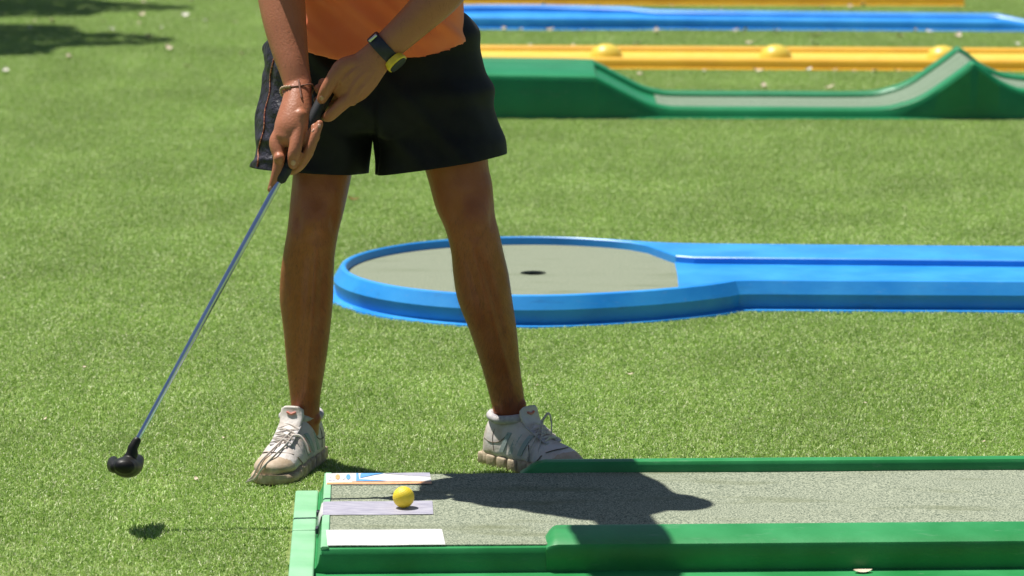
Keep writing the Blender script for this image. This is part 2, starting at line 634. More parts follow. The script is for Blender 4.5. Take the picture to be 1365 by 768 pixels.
# far blue lane ----------------------------------------------------------
fb = thing('mini_golf_lane', (0.9, 17.0, 0), 'far blue lane with a widened section at its start', 'golf lane', 'mini golf lanes on the lawn')
trough(fb, [(-.6, 16.98, 17.42, .055, .035), (-.14, 16.94, 17.50, .06, .035), (.1, 16.91, 17.50, .06, .035), (.5, 16.91, 17.42, .058, .035), (.62, 16.93, 17.32, .055, .035),
            (1.2, 16.90, 17.27, .052, .033), (1.9, 16.86, 17.22, .05, .032), (2.02, 16.85, 17.21, .05, .032), (2.08, 16.85, 17.20, .05, .032), (2.22, 16.84, 17.06, .030, .022)], 'blue_fibreglass', None, rim=.085)

# farthest yellow lane -----------------------------------------------------
fy = thing('mini_golf_lane', (0.9, 18.2, 0), 'plain yellow lane beyond the far blue lane', 'golf lane', 'mini golf lanes on the lawn')
trough(fy, [(x, 18.04 - .03 * x, 18.55 - .03 * x, .048, .028) for x in (-.6, .2, 1.0, 1.9, 2.03)], 'yellow_fibreglass', 'pale_yellow_fibreglass', rim=.07, feltname='lane_bed')

# ------------------------------------------------------------------ blue lane with the round green
bl = thing('mini_golf_lane', (0.4, 10.2, 0), 'bright blue lane ending in a round felt green with a hole', 'golf lane', 'mini golf lanes on the lawn')
C0 = Vector((0.042, 10.204))
RR = 0.503
outer = [(2.5, 9.882), (1.8, 9.902), (1.2, 9.919), (.80, 9.931), (.600, 9.938), (.572, 9.934), (.548, 9.908), (.50, 9.868), (.43, 9.822), (.35, 9.780), (.265, 9.746)]
for d in np.arange(-72, -289, -4.0):
    outer.append((C0.x + RR * math.cos(R(d)), C0.y + RR * math.sin(R(d))))
k0 = len(outer)
outer += [(.265, 10.660), (.33, 10.633), (.38, 10.610), (.42, 10.598), (.46, 10.590), (.52, 10.583), (.60, 10.578), (.9, 10.560), (1.3, 10.538), (1.9, 10.503), (2.5, 10.468)]
inner = [None] * k0 + [(.258, 10.622), (.315, 10.585), (.360, 10.530), (.385, 10.462), (.408, 10.400), (.428, 10.352), (.475, 10.326), (.9, 10.300), (1.3, 10.276), (1.9, 10.240), (2.5, 10.204)]
prof_b = []
N = len(outer)
rows = []
for i in range(N):
    p = Vector(outer[i])
    a = Vector(outer[max(i - 1, 0)])
    b = Vector(outer[min(i + 1, N - 1)])
    t = (b - a).normalized()
    n = Vector((t.y, -t.x))                         # inward (path runs right to left along the front)
    if (n.dot(Vector((0.3 if p.x < .5 else p.x, 10.22)) - p)) < 0:
        n = -n
    q = Vector(inner[i]) if inner[i] else p + n * .034
    rows.append([(p - n * .017, .003), (p - n * .015, .009), (p + n * .007, .012), (p + n * .001, .047), (p + n * .020, .0785), (p + n * .026, .080),
                 (q - n * .004 if inner[i] is None else q, .081), (q if inner[i] is None else q + (n * .004), .078), ((q + n * .003) if inner[i] is None else q + n * .006, .056)])
mb = MB()
mb.loft([[Vector((a.x, a.y, z)) for a, z in r] for r in rows], cap=False, closed=False)
mb.build('rim', 'blue_fibreglass', bl, angle=20)
inn = [Vector(r[-1][0]) for r in rows]
# channel floor
frontin = [p for i, p in enumerate(inn) if i < 9]
rearin = [p for i, p in enumerate(inn) if i >= k0 + 5]
poly = [(p.x, p.y) for p in frontin] + [(.418, 9.93), (.424, 10.15), (.425, 10.34)] + [(p.x, p.y) for p in rearin]
poly_prism('channel_floor', [(a, b) for a, b in poly if a > .40], .045, .0635, 'blue_fibreglass', bl)
# felt with a real hole
hc = Vector((0.055, 10.200))
fm = MB()
M = 96
bound = []
ring_pts = [inn[i] for i in range(8, k0 + 6)]
# closed boundary of the felt: inner rim plus the straight edge at the channel
bd = [Vector((p.x, p.y)) for p in ring_pts if p.x < .428] + [Vector((.424, 10.34)), Vector((.424, 9.94))]


def cast(c, ang, B):
    d = Vector((math.cos(ang), math.sin(ang)))
    best = None
    for i in range(len(B)):
        a, b = B[i], B[(i + 1) % len(B)]
        e = b - a
        den = d.x * e.y - d.y * e.x
        if abs(den) < 1e-9: continue
        w_ = a - c
        t = (w_.x * e.y - w_.y * e.x) / den
        s = (w_.x * d.y - w_.y * d.x) / den
        if t > 0 and -1e-6 <= s <= 1 + 1e-6:
            best = t if best is None else min(best, t)
    return best or 0.3


rg = []
for f_ in (0, 1e-9, .25, .5, .75, 1.0):
    row = []
    for j in range(M):
        an = 2 * math.pi * j / M
        d = cast(hc, an, bd) + .004
        r0 = .034
        rr = r0 + (d - r0) * f_
        row.append(Vector((hc.x + rr * math.cos(an), hc.y + rr * math.sin(an),   .059 if f_ > 0 else .053)))
    rg.append(row)
fm.loft(rg, cap=False)
fm.build('felt', 'pale_felt', bl, angle=40)
cup = MB()
cup.loft([[Vector((hc.x + r_ * math.cos(t), hc.y + r_ * math.sin(t), z)) for t in np.linspace(0, 2 * math.pi, 32, endpoint=False)] for r_, z in ((.0345, .0575), (.034, .01), (.002, .008))], cap=False)
cup.build('hole_cup', 'hole_dark', bl, angle=40)
FOOT.append([(a.x, a.y) for a in [Vector(r[1][0]) for r in rows]])

# ------------------------------------------------------------------ near green lane with the tee
YAW = R(2.0)
LO = Vector((-.343, 7.112, 0))
LU = Vector((math.cos(YAW), math.sin(YAW), 0))
LV = Vector((-math.sin(YAW), math.cos(YAW), 0))


def L(u, v, z):
    return LO + LU * u + LV * v + Vector((0, 0, z))


ZD = .055
WD = .624
tee = thing('mini_golf_lane', tuple(L(.7, .3, 0)), 'green tee lane with grey felt, low side rails and three tape strips', 'golf lane', 'mini golf lanes on the lawn')
# moulded tray: lip, front and end walls, flange
mb = MB()
sect = []
LEN = 2.3


def tray_ring(u, e):
    """cross-section of the tray at u; e = how far the end wall has come down (1 = at the ground flange)"""
    zt = ZD + .001 - e * .036
    return [L(u, -.095, .002), L(u, -.095, .009), L(u, -.028, .010), L(u, -.0135, .012), L(u, -.013, min(zt, .046)), L(u, -.008, zt - .001 * (1 - e)),
            L(u, -.002, zt), L(u, .004, zt), L(u, WD - .002, zt), L(u, WD + .004, zt), L(u, WD + .010, zt - .001), L(u, WD + .014, min(zt, .046)), L(u, WD + .016, .012), L(u, WD + .020, .004)]


sect = [tray_ring(-.016, 1), tray_ring(-.0135, .96), tray_ring(-.009, .72), tray_ring(-.006, .2), tray_ring(-.003, .03), tray_ring(.002, 0), tray_ring(.02, 0)]
sect += [tray_ring(u, 0) for u in np.linspace(.06, LEN, 14)]
mb.loft(sect)
mb.build('tray', 'green_fibreglass', tee, angle=30)
# end flange plates lying on the turf
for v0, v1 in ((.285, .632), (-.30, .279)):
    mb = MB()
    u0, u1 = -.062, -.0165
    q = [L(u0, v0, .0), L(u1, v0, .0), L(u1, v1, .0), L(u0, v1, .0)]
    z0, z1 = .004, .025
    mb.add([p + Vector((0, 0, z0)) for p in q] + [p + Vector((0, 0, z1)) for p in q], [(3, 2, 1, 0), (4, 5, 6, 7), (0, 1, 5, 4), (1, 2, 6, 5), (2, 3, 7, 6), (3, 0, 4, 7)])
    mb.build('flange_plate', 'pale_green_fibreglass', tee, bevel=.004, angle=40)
# felt
mb = MB()
uu = np.linspace(.011, LEN - .01, 60)
vv = np.linspace(.003, WD - .004, 20)
g = [[L(u, v, ZD + .0035 + .0006 * math.sin(u * 9 + v * 5) + .0005 * math.sin(v * 23 + 2 * u)) for v in vv] for u in uu]
rings = []
for k, row in enumerate(g):
    rings.append([L(uu[k], vv[0], ZD - .001)] + row + [L(uu[k], vv[-1], ZD - .001)])
mb.loft(rings)
felt_o = mb.build('felt', 'felt', tee, angle=50)


def rail(name, u0, prof, slope):
    mb = MB()
    us = [(u0, 0.0), (u0 + slope * .15, .22), (u0 + slope * .4, .60), (u0 + slope * .7, .88), (u0 + slope, 1.0)] + [(u, 1.0) for u in np.linspace(u0 + slope + .05, LEN, 12)]
    rg = []
    zb = min(z for v, z in prof)
    for u, h in us:
        rg.append([L(u, v, zb + (z - zb) * (h if z > ZD else 1.0)) if z <= ZD else L(u, v, ZD + .001 + (z - ZD) * h) for v, z in prof])
    mb.loft(rg)
    return mb.build(name, 'green_fibreglass', tee, angle=35)


rail('front_rail', .405, [(-.0140, .013), (-.0160, .035), (-.0162, .0530), (-.0135, .0605), (-.004, .0655), (.012, .0695), (.055, .0795), (.066, .0790), (.072, .074), (.074, .054)], .022)
rail('rear_rail', .382, [(WD - .006, .054), (WD - .005, .072), (WD - .001, .0785), (WD + .008, .0810), (WD + .020, .0805), (WD + .029, .074), (WD + .031, .012)], .05)


def strip(name, u0, u1, v0, v1, m, z=ZD + .0052, skew=0.0, parent=None, nu=14, curl=.0006):
    mb = MB()
    rg = []
    for k in range(nu + 1):
        t = k / nu
        u = u0 + (u1 - u0) * t
        zz = z + curl * math.sin(t * 9 + u0 * 30) * .5
        rg.append([L(u + skew * 0, v0, zz - .0006), L(u, v0, zz), L(u + skew, v1, zz), L(u + skew, v1, zz - .0006)])
    mb.loft(rg)
    return mb.build(name, m, parent or tee, smooth=True, angle=40)


stk = strip('printed_sticker', .000, .205, .520, .624, 'white_tape', skew=-.002)
strip('orange_band', .001, .205, 0.521, 0.535, 'orange_print', z=ZD + .0060, parent=stk)
strip('orange_band', .050, .205, 0.541, 0.544, 'orange_print', z=ZD + .0060, parent=stk)
# little icons and lettering block on the sticker, the blue wave
strip('text_block', .004, .017, 0.556, 0.616, 'grey_print', z=ZD + .0060, parent=stk)
for du, m_ in ((.022, 'orange_print'), (.033, 'grey_print'), (.0425, 'blue_print')):
    mb = MB()
    c = L(du, .586, ZD + .0064)
    mb.loft([[c + LU * (.0042 * s * math.cos(t)) + LV * (.024 * s * math.sin(t)) + Vector((0, 0, zz)) for t in np.linspace(0, 2 * math.pi, 14, endpoint=False)] for s, zz in ((1, -.0006), (1, 0), (.05, .0001))])
    mb.build('icon', m_, stk, smooth=False)
for pts in ([(.058, .655), (.062, .656), (.064, .600), (.080, .596), (.100, .590), (.118, .583), (.110, .583), (.058, .583)],
            [(.068, .655), (.112, .655), (.092, .640), (.075, .622), (.066, .612), (.066, .64)],):
    poly_prism('blue_wave', [tuple(L(a, b - .036, 0).xy) for a, b in pts], ZD + .0055, ZD + .0062, 'blue_print', stk)
poly_prism('corner_shadow', [tuple(L(a, b - .036, 0).xy) for a, b in ((.112, .656), (.203, .656), (.203, .620), (.160, .632))], ZD + .0055, ZD + .0060, 'lilac_tape', stk)  # player's leg shadow on the sticker's rear corner, painted as a flat lilac patch
lt = strip('lilac_tape', -.004,   .204, .252, .368, 'lilac_tape', skew=.0)
mb = MB()
mb.loft([[L(a, .252, b), L(a, .368, b), L(a - .0008, .368, b - .0006), L(a - .0008, .252, b - .0006)] for a, b in ((-.003, ZD + .0052), (-.0065, ZD + .002), (-.0100, ZD - .012), (-.0155, ZD - .026))])
mb.build('tape_end', 'white_tape', lt)
# sun-bleached lip round the tee end
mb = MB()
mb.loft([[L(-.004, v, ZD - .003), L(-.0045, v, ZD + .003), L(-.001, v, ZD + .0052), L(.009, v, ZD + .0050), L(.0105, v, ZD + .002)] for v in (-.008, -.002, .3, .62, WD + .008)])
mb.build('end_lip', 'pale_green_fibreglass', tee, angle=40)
strip('white_tape', .008, .222, .000, .126, 'white_tape', skew=-.004)
# clips beside the tape end
for v in (.240, .380):
    mb = MB()
    mb.box(L(-.0145, v, .034), (.006, .020, .012))
    mb.build('clip', 'dark_print', tee, bevel=.002)
FOOT.append([tuple(L(a, b, 0).xy) for a, b in ((-.064, -.32), (-.064, .634), (-.017, .636), (-.014, WD + .018), (LEN, WD + .030), (LEN, -.096), (-.017, -.096), (-.017, -.32))])

# ------------------------------------------------------------------ ball
bc = onz(538, 677, ZD + .005)
bc.z = ZD + .0052 + .0205
bm = bmesh.new()
bmesh.ops.create_icosphere(bm, subdivisions=6, radius=.0205)
gold = math.pi * (3 - math.sqrt(5))
dm = np.array([[math.sqrt(1 - (1 - 2 * (i + .5) / 330) ** 2) * math.cos(gold * i), math.sqrt(1 - (1 - 2 * (i + .5) / 330) ** 2) * math.sin(gold * i), 1 - 2 * (i + .5) / 330] for i in range(330)])
for v in bm.verts:
    n_ = v.co.normalized()
    dd = float((dm @ np.array(n_)).max())
    ang = math.acos(min(1, dd))
    v.co = n_ * (.0205 - .00045 * max(0, 1 - (ang / .092) ** 2))
me = bpy.data.meshes.new('golf_ball')
bm.to_mesh(me)
bm.free()
tag(finish(me, 'golf_ball', 'ball_yellow', None, bc), 'yellow dimpled golf ball resting on the lilac tape of the tee', 'golf ball')

# ------------------------------------------------------------------ putter
GA = at(444, 110, 7.702)                    # butt of the grip
HB = at(181, 590, 7.492)                    # hosel
GB = GA.lerp(HB, .262)                      # end of the grip
AX = (HB - GA).normalized()
pt = thing('putter', tuple(at(168, 632, 7.489)), 'long steel putter with a black head held back from the ball', 'putter')
mb = MB()
mb.tube([GA, GA.lerp(GB, .5), GB - AX * .012], [.0135, .0128, .0112], n=20, sub=4)
gr = mb.build('grip', 'rubber', pt)
mb = MB()
mb.tube([GB - AX * .014, GB + AX * .004], [.0128, .0122], n=20, sub=1)
mb.build('grip_ring', 'rubber', gr)
mb = MB()
GB2 = GA + AX * ((GB - GA).dot(AX))
stp = [GB2 - AX * .02]
Ls = (HB - GB2).length
rings = []
side = AX.cross(Vector((0, 1, 0))).normalized()
fr = (side, AX.cross(side))
for t, r_ in ((-.02, .0062), (.36, .0062), (.362, .0058), (.40, .0058), (.402, .0054), (.44, .0054), (.442, .0051), (Ls + .02, .0047)):
    rings.append(ring(GB2 + AX * t, fr, r_, r_, 20))
mb.loft(rings)
mb.build('shaft', 'chrome', pt, angle=30)
# head: neck running into a rounded mallet blade seen from the toe end
mb = MB()
HC = at(167, 617, 7.489)
mb.tube([HB - AX * .004, HB + AX * .012, at(176, 605, 7.488), at(171, 614, 7.488)], [.0085, .0098, .0115, .0125], n=20, sub=5)
mb.tube([at(183, 612, 7.545), at(177, 617, 7.520), at(171, 622, 7.490), at(167, 623, 7.455), at(166, 622, 7.435)], [(.010, .014), (.0165, .022), (.0200, .0265), (.0195, .0255), (.0150, .0205)], n=24, sub=6, ref=(0.1, 0, 1))
mb.tube([at(152, 615, 7.530), at(150, 618, 7.500), at(150, 621, 7.470), at(152, 623, 7.445)], [(.0105, .0085), (.0135, .0105), (.0135, .0105), (.0095, .0080)], n=18, sub=5, ref=(0, 0, 1))
mb.build('head', 'putter_plastic', pt, remesh=.0018, smit=4)

# ------------------------------------------------------------------ the player
PX0 = Vector((-.27, 8.0, 0))
person = thing('person', tuple(PX0), 'person in orange shirt and black shorts bending to putt on the tee lane', 'person')


def zring(mb_rows, n=40, sq=1.0):
    """rings from rows (px_left, px_right, py, Y, ry, tilt_x, tilt_y) -> lofted horizontal-ish rings"""
    out = []
    for (x0, x1, py, Y, ry, tx, ty) in mb_rows:
        a = at(x0, py, Y)
        b = at(x1, py, Y)
        c = (a + b) / 2
        rx = (b - a).length / 2
        r = []
        for j in range(n):
            t = 2 * math.pi * j / n
            ct, st = math.cos(t), math.sin(t)
            if sq != 1:
                ct = math.copysign(abs(ct) ** sq, ct)
                st = math.copysign(abs(st) ** sq, st)
            r.append(c + Vector((rx * ct, ry * st, tx * ct + ty * st)))
        out.append(r)
    return out


body = MB()
# right leg (his right, towards the putter)
RL = [(412, 500, 90, 8.045, .085, 0, 0), (396, 482, 170, 8.02, .082, 0, 0), (390, 468, 238, 7.995, .072, 0, 0), (386, 460, 275, 7.975, .066, 0, 0), (383, 453, 305, 7.966, .062, 0, 0),
      (378, 447, 335, 7.975, .058, 0, 0), (374, 445, 365, 7.995, .060, 0, 0), (373, 444, 400, 8.014, .061, 0, 0), (378, 440, 441, 8.035, .056, 0, 0), (382, 434, 486, 8.058, .047, 0, 0),
      (387, 427, 530, 8.075, .040, 0, 0), (389, 426, 560, 8.082, .037, 0, 0), (393, 424, 590, 8.085, .033, 0, 0)]
body.loft(zring(seclerp(RL, 5), 32))
LLg = [(515, 625, 90, 8.035, .088, 0, 0), (548, 645, 170, 8.01, .084, 0, 0), (570, 653, 238, 7.985, .073, 0, 0), (580, 660, 275, 7.968, .066, 0, 0), (593, 665, 305, 7.960, .062, 0, 0),
       (601, 671, 335, 7.970, .058, 0, 0), (604, 678, 365, 7.992, .060, 0, 0), (610, 683, 400, 8.014, .062, 0, 0), (626, 689, 441, 8.040, .056, 0, 0), (641, 693, 486, 8.068, .048, 0, 0),
       (653, 699, 530, 8.092, .041, 0, 0), (658, 701, 552, 8.100, .038, 0, 0), (665, 699, 585, 8.100, .030, 0, 0)]
body.loft(zring(seclerp(LLg, 5), 32))
# ankle bones
for p_, r_ in (((393, 563, 8.072), (.009, .016, .014)), ((422, 558, 8.07), (.009, .016, .014)), ((663, 546, 8.080), (.009, .016, .014)), ((696, 540, 8.080), (.009, .016, .014))):
    body.ball(at(*p_), r_)
# feet inside the shoes
body.tube([at(408, 600, 8.10), at(395, 622, 8.02), at(376, 636, 7.93)], [.027, .024, .016])
body.tube([at(682, 596, 8.10), at(715, 604, 8.05), at(745, 608, 8.00)], [.027, .024, .016])
# torso, leaning forward
TOR = [(-.272, 8.045, .80, .150, .105), (-.272, 8.035, .90, .152, .108), (-.272, 7.985, 1.00, .138, .098), (-.270, 7.905, 1.12, .140, .100), (-.270, 7.815, 1.25, .148, .102), (-.275, 7.755, 1.325, .138, .080), (-.280, 7.690, 1.385, .10, .070), (-.285, 7.655, 1.415, .062, .060)]
body.loft([[Vector((x + rx * math.cos(t), y + ry * math.sin(t) * .9, z + ry * math.sin(t) * .35)) for t in np.linspace(0, 2 * math.pi, 40, endpoint=False)] for x, y, z, rx, ry in [tuple(q) for q in seclerp(TOR, 5)]])
# neck and head (above the picture, looking down at the ball)
HD = Vector((-.305, 7.455, 1.515))
body.tube([Vector((-.27, 7.69, 1.40)), Vector((-.27, 7.60, 1.46)), Vector((-.272, 7.52, 1.50))], [.062, .055, .055])
hq = Quaternion((1, 0, 0), R(52))               # chin tucked towards the ball
body.ball(HD, (.074, .096, .108), hq, 28, 18)
body.ball(HD + hq @ Vector((0, -.030, -.066)), (.052, .058, .055), hq)
body.tube([HD + hq @ Vector((0, -.092, .012)), HD + hq @ Vector((0, -.112, -.028))], [.010, .015], sub=1)
body.ball(HD + hq @ Vector((0, -.086, -.068)), (.024, .010, .008), hq)
for s in (-1, 1):
    body.ball(HD + hq @ Vector((s * .076, .012, -.008)), (.010, .020, .031), hq)
    body.ball(HD + hq @ Vector((s * .032, -.080, .028)), (.024, .012, .010), hq)
# arms
SR = Vector((-.445, 7.745, 1.315))
SL_ = Vector((-.120, 7.725, 1.325))
ER = at(370, -74, 7.880)
EL = at(642, -72, 7.735)
WR = at(397, 112, 7.730)
WL = at(513, 65, 7.676)
body.tube([SR, SR.lerp(ER, .5), ER], [.046, .046, .043], n=24)
body.tube([SL_, SL_.lerp(EL, .5), EL], [.046, .046, .043], n=24)
body.tube([ER, at(373, -22, 7.842), at(379, 25, 7.805), at(386, 65, 7.772), at(392, 92, 7.748), WR], [.044, .047, .043, .036, .030, (.0275, .022)], n=28, ref=(1, 0, 0))
body.tube([EL, at(610, -38, 7.715), at(584, -4, 7.682), at(553, 28, 7.678), WL], [.043, .046, .041, .034, (.029, .022)], n=28, ref=(0.68, 0, -0.73))


def pxr(r):
    return r / 704.0


# --- right hand: back of the hand, index down the shaft, thumb along the grip, fingertips round the far side
body.tube([WR, at(396, 132, 7.708), at(393, 152, 7.688), at(388, 170, 7.672), at(382, 183, 7.664)],
          [(.0265, .021), (.0285, .0225), (.0330, .0240), (.0335, .0235), (.0285, .0190)], n=28, ref=(1, 0, .25))
body.ball(at(369, 188, 7.668), (.0150, .0145, .0150))
body.ball(at(396, 166, 7.669), (.0125, .0105, .0125))
body.tube([at(376, 172, 7.677), at(368, 190, 7.663), at(372, 211, 7.649), at(368, 233, 7.644), at(360.5, 253, 7.644)], [.0130, .0138, .0118, .0098, .0062], n=18)
body.tube([at(400, 154, 7.672), at(398, 170, 7.664), at(394.5, 193, 7.645), at(392, 207, 7.639), at(390.5, 219, 7.641)], [.0145, .0145, .0130, .0128, .0098], n=18)
# middle, ring and little finger
body.tube([at(378, 196, 7.692), at(384, 224, 7.688), at(397, 222, 7.664), at(410, 205, 7.652), at(419, 183, 7.655), at(426, 165, 7.665)], [.0115, .0112, .0108, .0102, .0094, .0076], n=16)
body.tube([at(384, 186, 7.702), at(392, 212, 7.701), at(404, 204, 7.672), at(412, 187, 7.662), at(419, 169, 7.668)], [.0110, .0108, .0102, .0095, .0075], n=16)
body.tube([at(392, 178, 7.714), at(400, 196, 7.716), at(411, 186, 7.692), at(415, 172, 7.683)], [.0095, .0095, .0090, .0072], n=16)
# --- left hand above it: back of the hand, thumb and forefinger over the grip, the rest behind
body.tube([WL, at(497, 82, 7.672), at(481, 99, 7.668), at(467, 114, 7.670), at(459, 124, 7.676)],
          [(.029, .021), (.033, .019), (.0385, .0185), (.0385, .018), (.032, .016)], n=28, ref=(0.74, 0, -0.67))
body.tube([at(478, 84, 7.672), at(457, 89, 7.664), at(446, 102, 7.658), at(435, 120, 7.660), at(429, 132, 7.668)], [.0190, .0165, .0140, .0128, .0100], n=18)
body.tube([at(478, 118, 7.666), at(466, 130, 7.664), at(454, 141, 7.664), at(440, 154, 7.675), at(434, 156, 7.689)], [.0150, .0140, .0125, .0112, .0095], n=18)
body.tube([at(474, 124, 7.676), at(456, 138, 7.692), at(438, 142, 7.722), at(424, 134, 7.722)], [.0125, .0120, .0112, .0090], n=16)
body.tube([at(466, 116, 7.682), at(448, 126, 7.706), at(434, 126, 7.730), at(424, 118, 7.718)], [.0120, .0115, .0105, .0085], n=16)
body.tube([at(456, 100, 7.684), at(440, 110, 7.710), at(430, 110, 7.722)], [.0105, .0100, .0085], n=16)
def on_hand(lst, rad, n_=10):
    body.tube([at(*q) for q in lst], rad, n=n_, sub=5)


for x, y, Y, r_ in ((372, 182, 7.669, .0105), (372.5, 211, 7.6405, .0112), (411, 204, 7.656, .0106), (420, 183, 7.656, .0097), (413, 187, 7.664, .0097)):
    body.ball(at(x, y, Y), r_, None, 14, 10)
for a in (((492, 92, 7.653), (476, 108, 7.651), (466, 126, 7.655)), ((488, 84, 7.656), (470, 96, 7.653), (456, 110, 7.656)), ((500, 96, 7.655), (484, 116, 7.653), (472, 132, 7.657))):
    on_hand(a, [.0025, .0044, .0050])
for x, y, Y, r_ in ((469, 133, 7.664, .0125), (456, 140, 7.664, .0122), (446, 101, 7.658, .0142), (458, 88, 7.664, .0160)):
    body.ball(at(x, y, Y), r_, None, 14, 10)
bo = body.build('body', 'skin', person, remesh=.0023, smit=2)


def relax(o, maskfn, its, pair=(.62, -.645)):
    """Laplacian smoothing where maskfn(world coords) > 0"""
    me_ = o.data
    n_ = len(me_.vertices)
    c = np.empty(n_ * 3)
    me_.vertices.foreach_get('co', c)
    c = c.reshape(-1, 3)
    e = np.empty(len(me_.edges) * 2, np.int64)
    me_.edges.foreach_get('vertices', e)
    e = e.reshape(-1, 2)
    ii = np.concatenate([e[:, 0], e[:, 1]])
    jj = np.concatenate([e[:, 1], e[:, 0]])
    deg = np.maximum(np.bincount(ii, minlength=n_), 1)
    m_ = maskfn(c + np.array(ORIGIN[o]))[:, None]
    for k in range(its):
        for f_ in pair:                       # Taubin pair keeps the volume
            av = np.stack([np.bincount(ii, weights=c[jj, q], minlength=n_) / deg for q in range(3)], 1)
            c = c + (av - c) * f_ * m_
    me_.vertices.foreach_set('co', c.ravel())
    me_.update()


relax(bo, lambda p: np.clip((.85 - p[:, 2]) / .05, 0, 1) * np.where((p[:, 1] < 7.80) & (p[:, 2] > .60), 0, 1), 45)
relax(bo, lambda p: np.where((p[:, 1] < 7.86) & (p[:, 2] > .60), 1.0, 0.0), 3)
# hair density on limbs as an attribute (forearms and shins)


def leg_form(p):
    """kneecap, tibial bump, shin ridge and calf relief on the front of both legs"""
    d_ = p[:, 1] * math.cos(PITCH) - (p[:, 2] - CAM_H) * math.sin(PITCH)
    u_ = p[:, 1] * math.sin(PITCH) + (p[:, 2] - CAM_H) * math.cos(PITCH)
    X = 682.5 + FPX * p[:, 0] / d_
    Y = 384 - FPX * u_ / d_
    out = np.zeros(len(p))
    leg = (p[:, 2] < .72) & (p[:, 1] > 7.83)

    def g(x, y, sx, sy, a):
        return a * np.exp(-((X - x) / sx) ** 2 - ((Y - y) / sy) ** 2)
    for (kx, ky, sg, x1, y1) in ((421, 293, 1, 407, 520), (634, 289, -1, 684, 515)):
        e = g(kx, ky, 15, 17, .0050) + g(kx - 1, ky + 25, 15, 8, -.0028) + g(kx - 1, ky + 38, 8, 9, .0050)
        e += g(kx - 24, ky + 2, 7, 18, -.0045) + g(kx + 24, ky + 2, 7, 18, -.0045) + g(kx, ky - 28, 18, 10, -.0016)
        e += g(kx + 20 * sg, ky - 36, 10, 16, .0045) + g(kx - 18 * sg, ky - 42, 9, 18, .0035)
        t = np.clip((Y - (ky + 40)) / (y1 - ky - 40), 0, 1)
        ax_ = kx - 2 + (x1 - kx + 2) * t
        band = np.clip((Y - ky - 40) / 25, 0, 1) * np.clip((y1 + 15 - Y) / 40, 0, 1)
        e += band * (.0042 * np.exp(-((X - ax_ - 2 * sg) / 5.5) ** 2) - .0032 * np.exp(-((X - ax_ - 15 * sg) / 6) ** 2) * np.clip((470 - Y) / 60, 0, 1) + .0025 * np.exp(-((X - ax_ + 14 * sg) / 7) ** 2) * np.clip((480 - Y) / 60, 0, 1))
        e += g(x1 + 1, y1 + 18, 9, 12, -.0018)
        near = np.abs(X - np.where(Y < ky + 40, kx, ax_)) < 60
        out += e * near
    return out * leg


def wrinkle(o, fn):
    n_ = len(o.data.vertices)
    c = np.empty(n_ * 3)
    o.data.vertices.foreach_get('co', c)
    c = c.reshape(-1, 3)
    nn = np.empty(n_ * 3)
    o.data.vertices.foreach_get('normal', nn)
    nn = nn.reshape(-1, 3)
    wco = c + np.array(ORIGIN[o])
    c = c + nn * fn(wco)[:, None]
    o.data.vertices.foreach_set('co', c.ravel())
    o.data.update()


wrinkle(bo, leg_form)
nv = len(bo.data.vertices)
co = np.empty(nv * 3)
bo.data.vertices.foreach_get('co', co)
co = co.reshape(-1, 3) + np.array(ORIGIN[bo])
hy = np.zeros(nv)
shin = (co[:, 2] < .60)
hy[shin] = np.clip((.60 - co[shin, 2]) / .08, 0, 1) * np.clip((co[shin, 2] - .12) / .06, 0, 1)
arm = (co[:, 2] > .86) & (co[:, 1] < 7.80)
hy[arm] = .55
at_ = bo.data.attributes.new('hairy', 'FLOAT', 'POINT')
at_.data.foreach_set('value', hy)
ry_ = np.where((co[:, 1] < 7.90) & (co[:, 2] > .62), .42, 0.0)
at_ = bo.data.attributes.new('rosy', 'FLOAT', 'POINT')
at_.data.foreach_set('value', ry_)
BODY_BVH = BVHTree.FromPolygons([tuple(c) for c in co], [tuple(p.vertices) for p in bo.data.polygons])


def surf(bvh, px, py, off=0.0):
    d = (at(px, py, 8) - Vector((0, 0, CAM_H))).normalized()
    loc, nor, i, dist = bvh.ray_cast(Vector((0, 0, CAM_H)), d)
    if loc is None:
        return None, None
    if nor.dot(d) > 0:
        nor = -nor
    return loc + nor * off, nor


# finger nails
for (px, py, dx, dy, ln) in ((391, 217, -.2, 1, .0062), (360.5, 251, -.35, 1, .0040), (425.5, 168, .3, -1, .0045), (417, 174, .3, -1, .0045), (428.5, 131, -.45, 1, .0060)):
    p, n_ = surf(BODY_BVH, px, py, .0002)
    if p is None: continue
    d = Vector((dx, 0, -dy))
    d = (d - n_ * d.dot(n_)).normalized()
    s = n_.cross(d)
    mb = MB()
    q = Matrix((s, d, n_)).transposed().to_quaternion()
    mb.ball(p, (ln * .78, ln, .0012), q, 14, 8)
    mb.build('fingernail', 'nail', person)

# hair on the head
mb = MB()
rg = []
for k in range(10):
    th = k / 9 * R(104)
    rg.append([HD + hq @ Vector((.082 * math.sin(th) * math.cos(t) + .002 * math.sin(7 * t), .106 * math.sin(th) * math.sin(t) + .012 * (1 - math.cos(th)) + .003 * math.sin(9 * t + k), .022 + .098 * math.cos(th) + (.03 if math.sin(t) < -.3 else 0) * math.sin(th) ** 2)) for t in np.linspace(0, 2 * math.pi, 36, endpoint=False)])
mb.loft(rg)
mb.build('hair', 'hair_dark', person)
for s in (-1, 1):
    mb = MB()
    mb.ball(HD + hq @ Vector((s * .031, -.087, .012)), (.013, .010, .008), hq)
    mb.build('eye', 'eye_white', person)

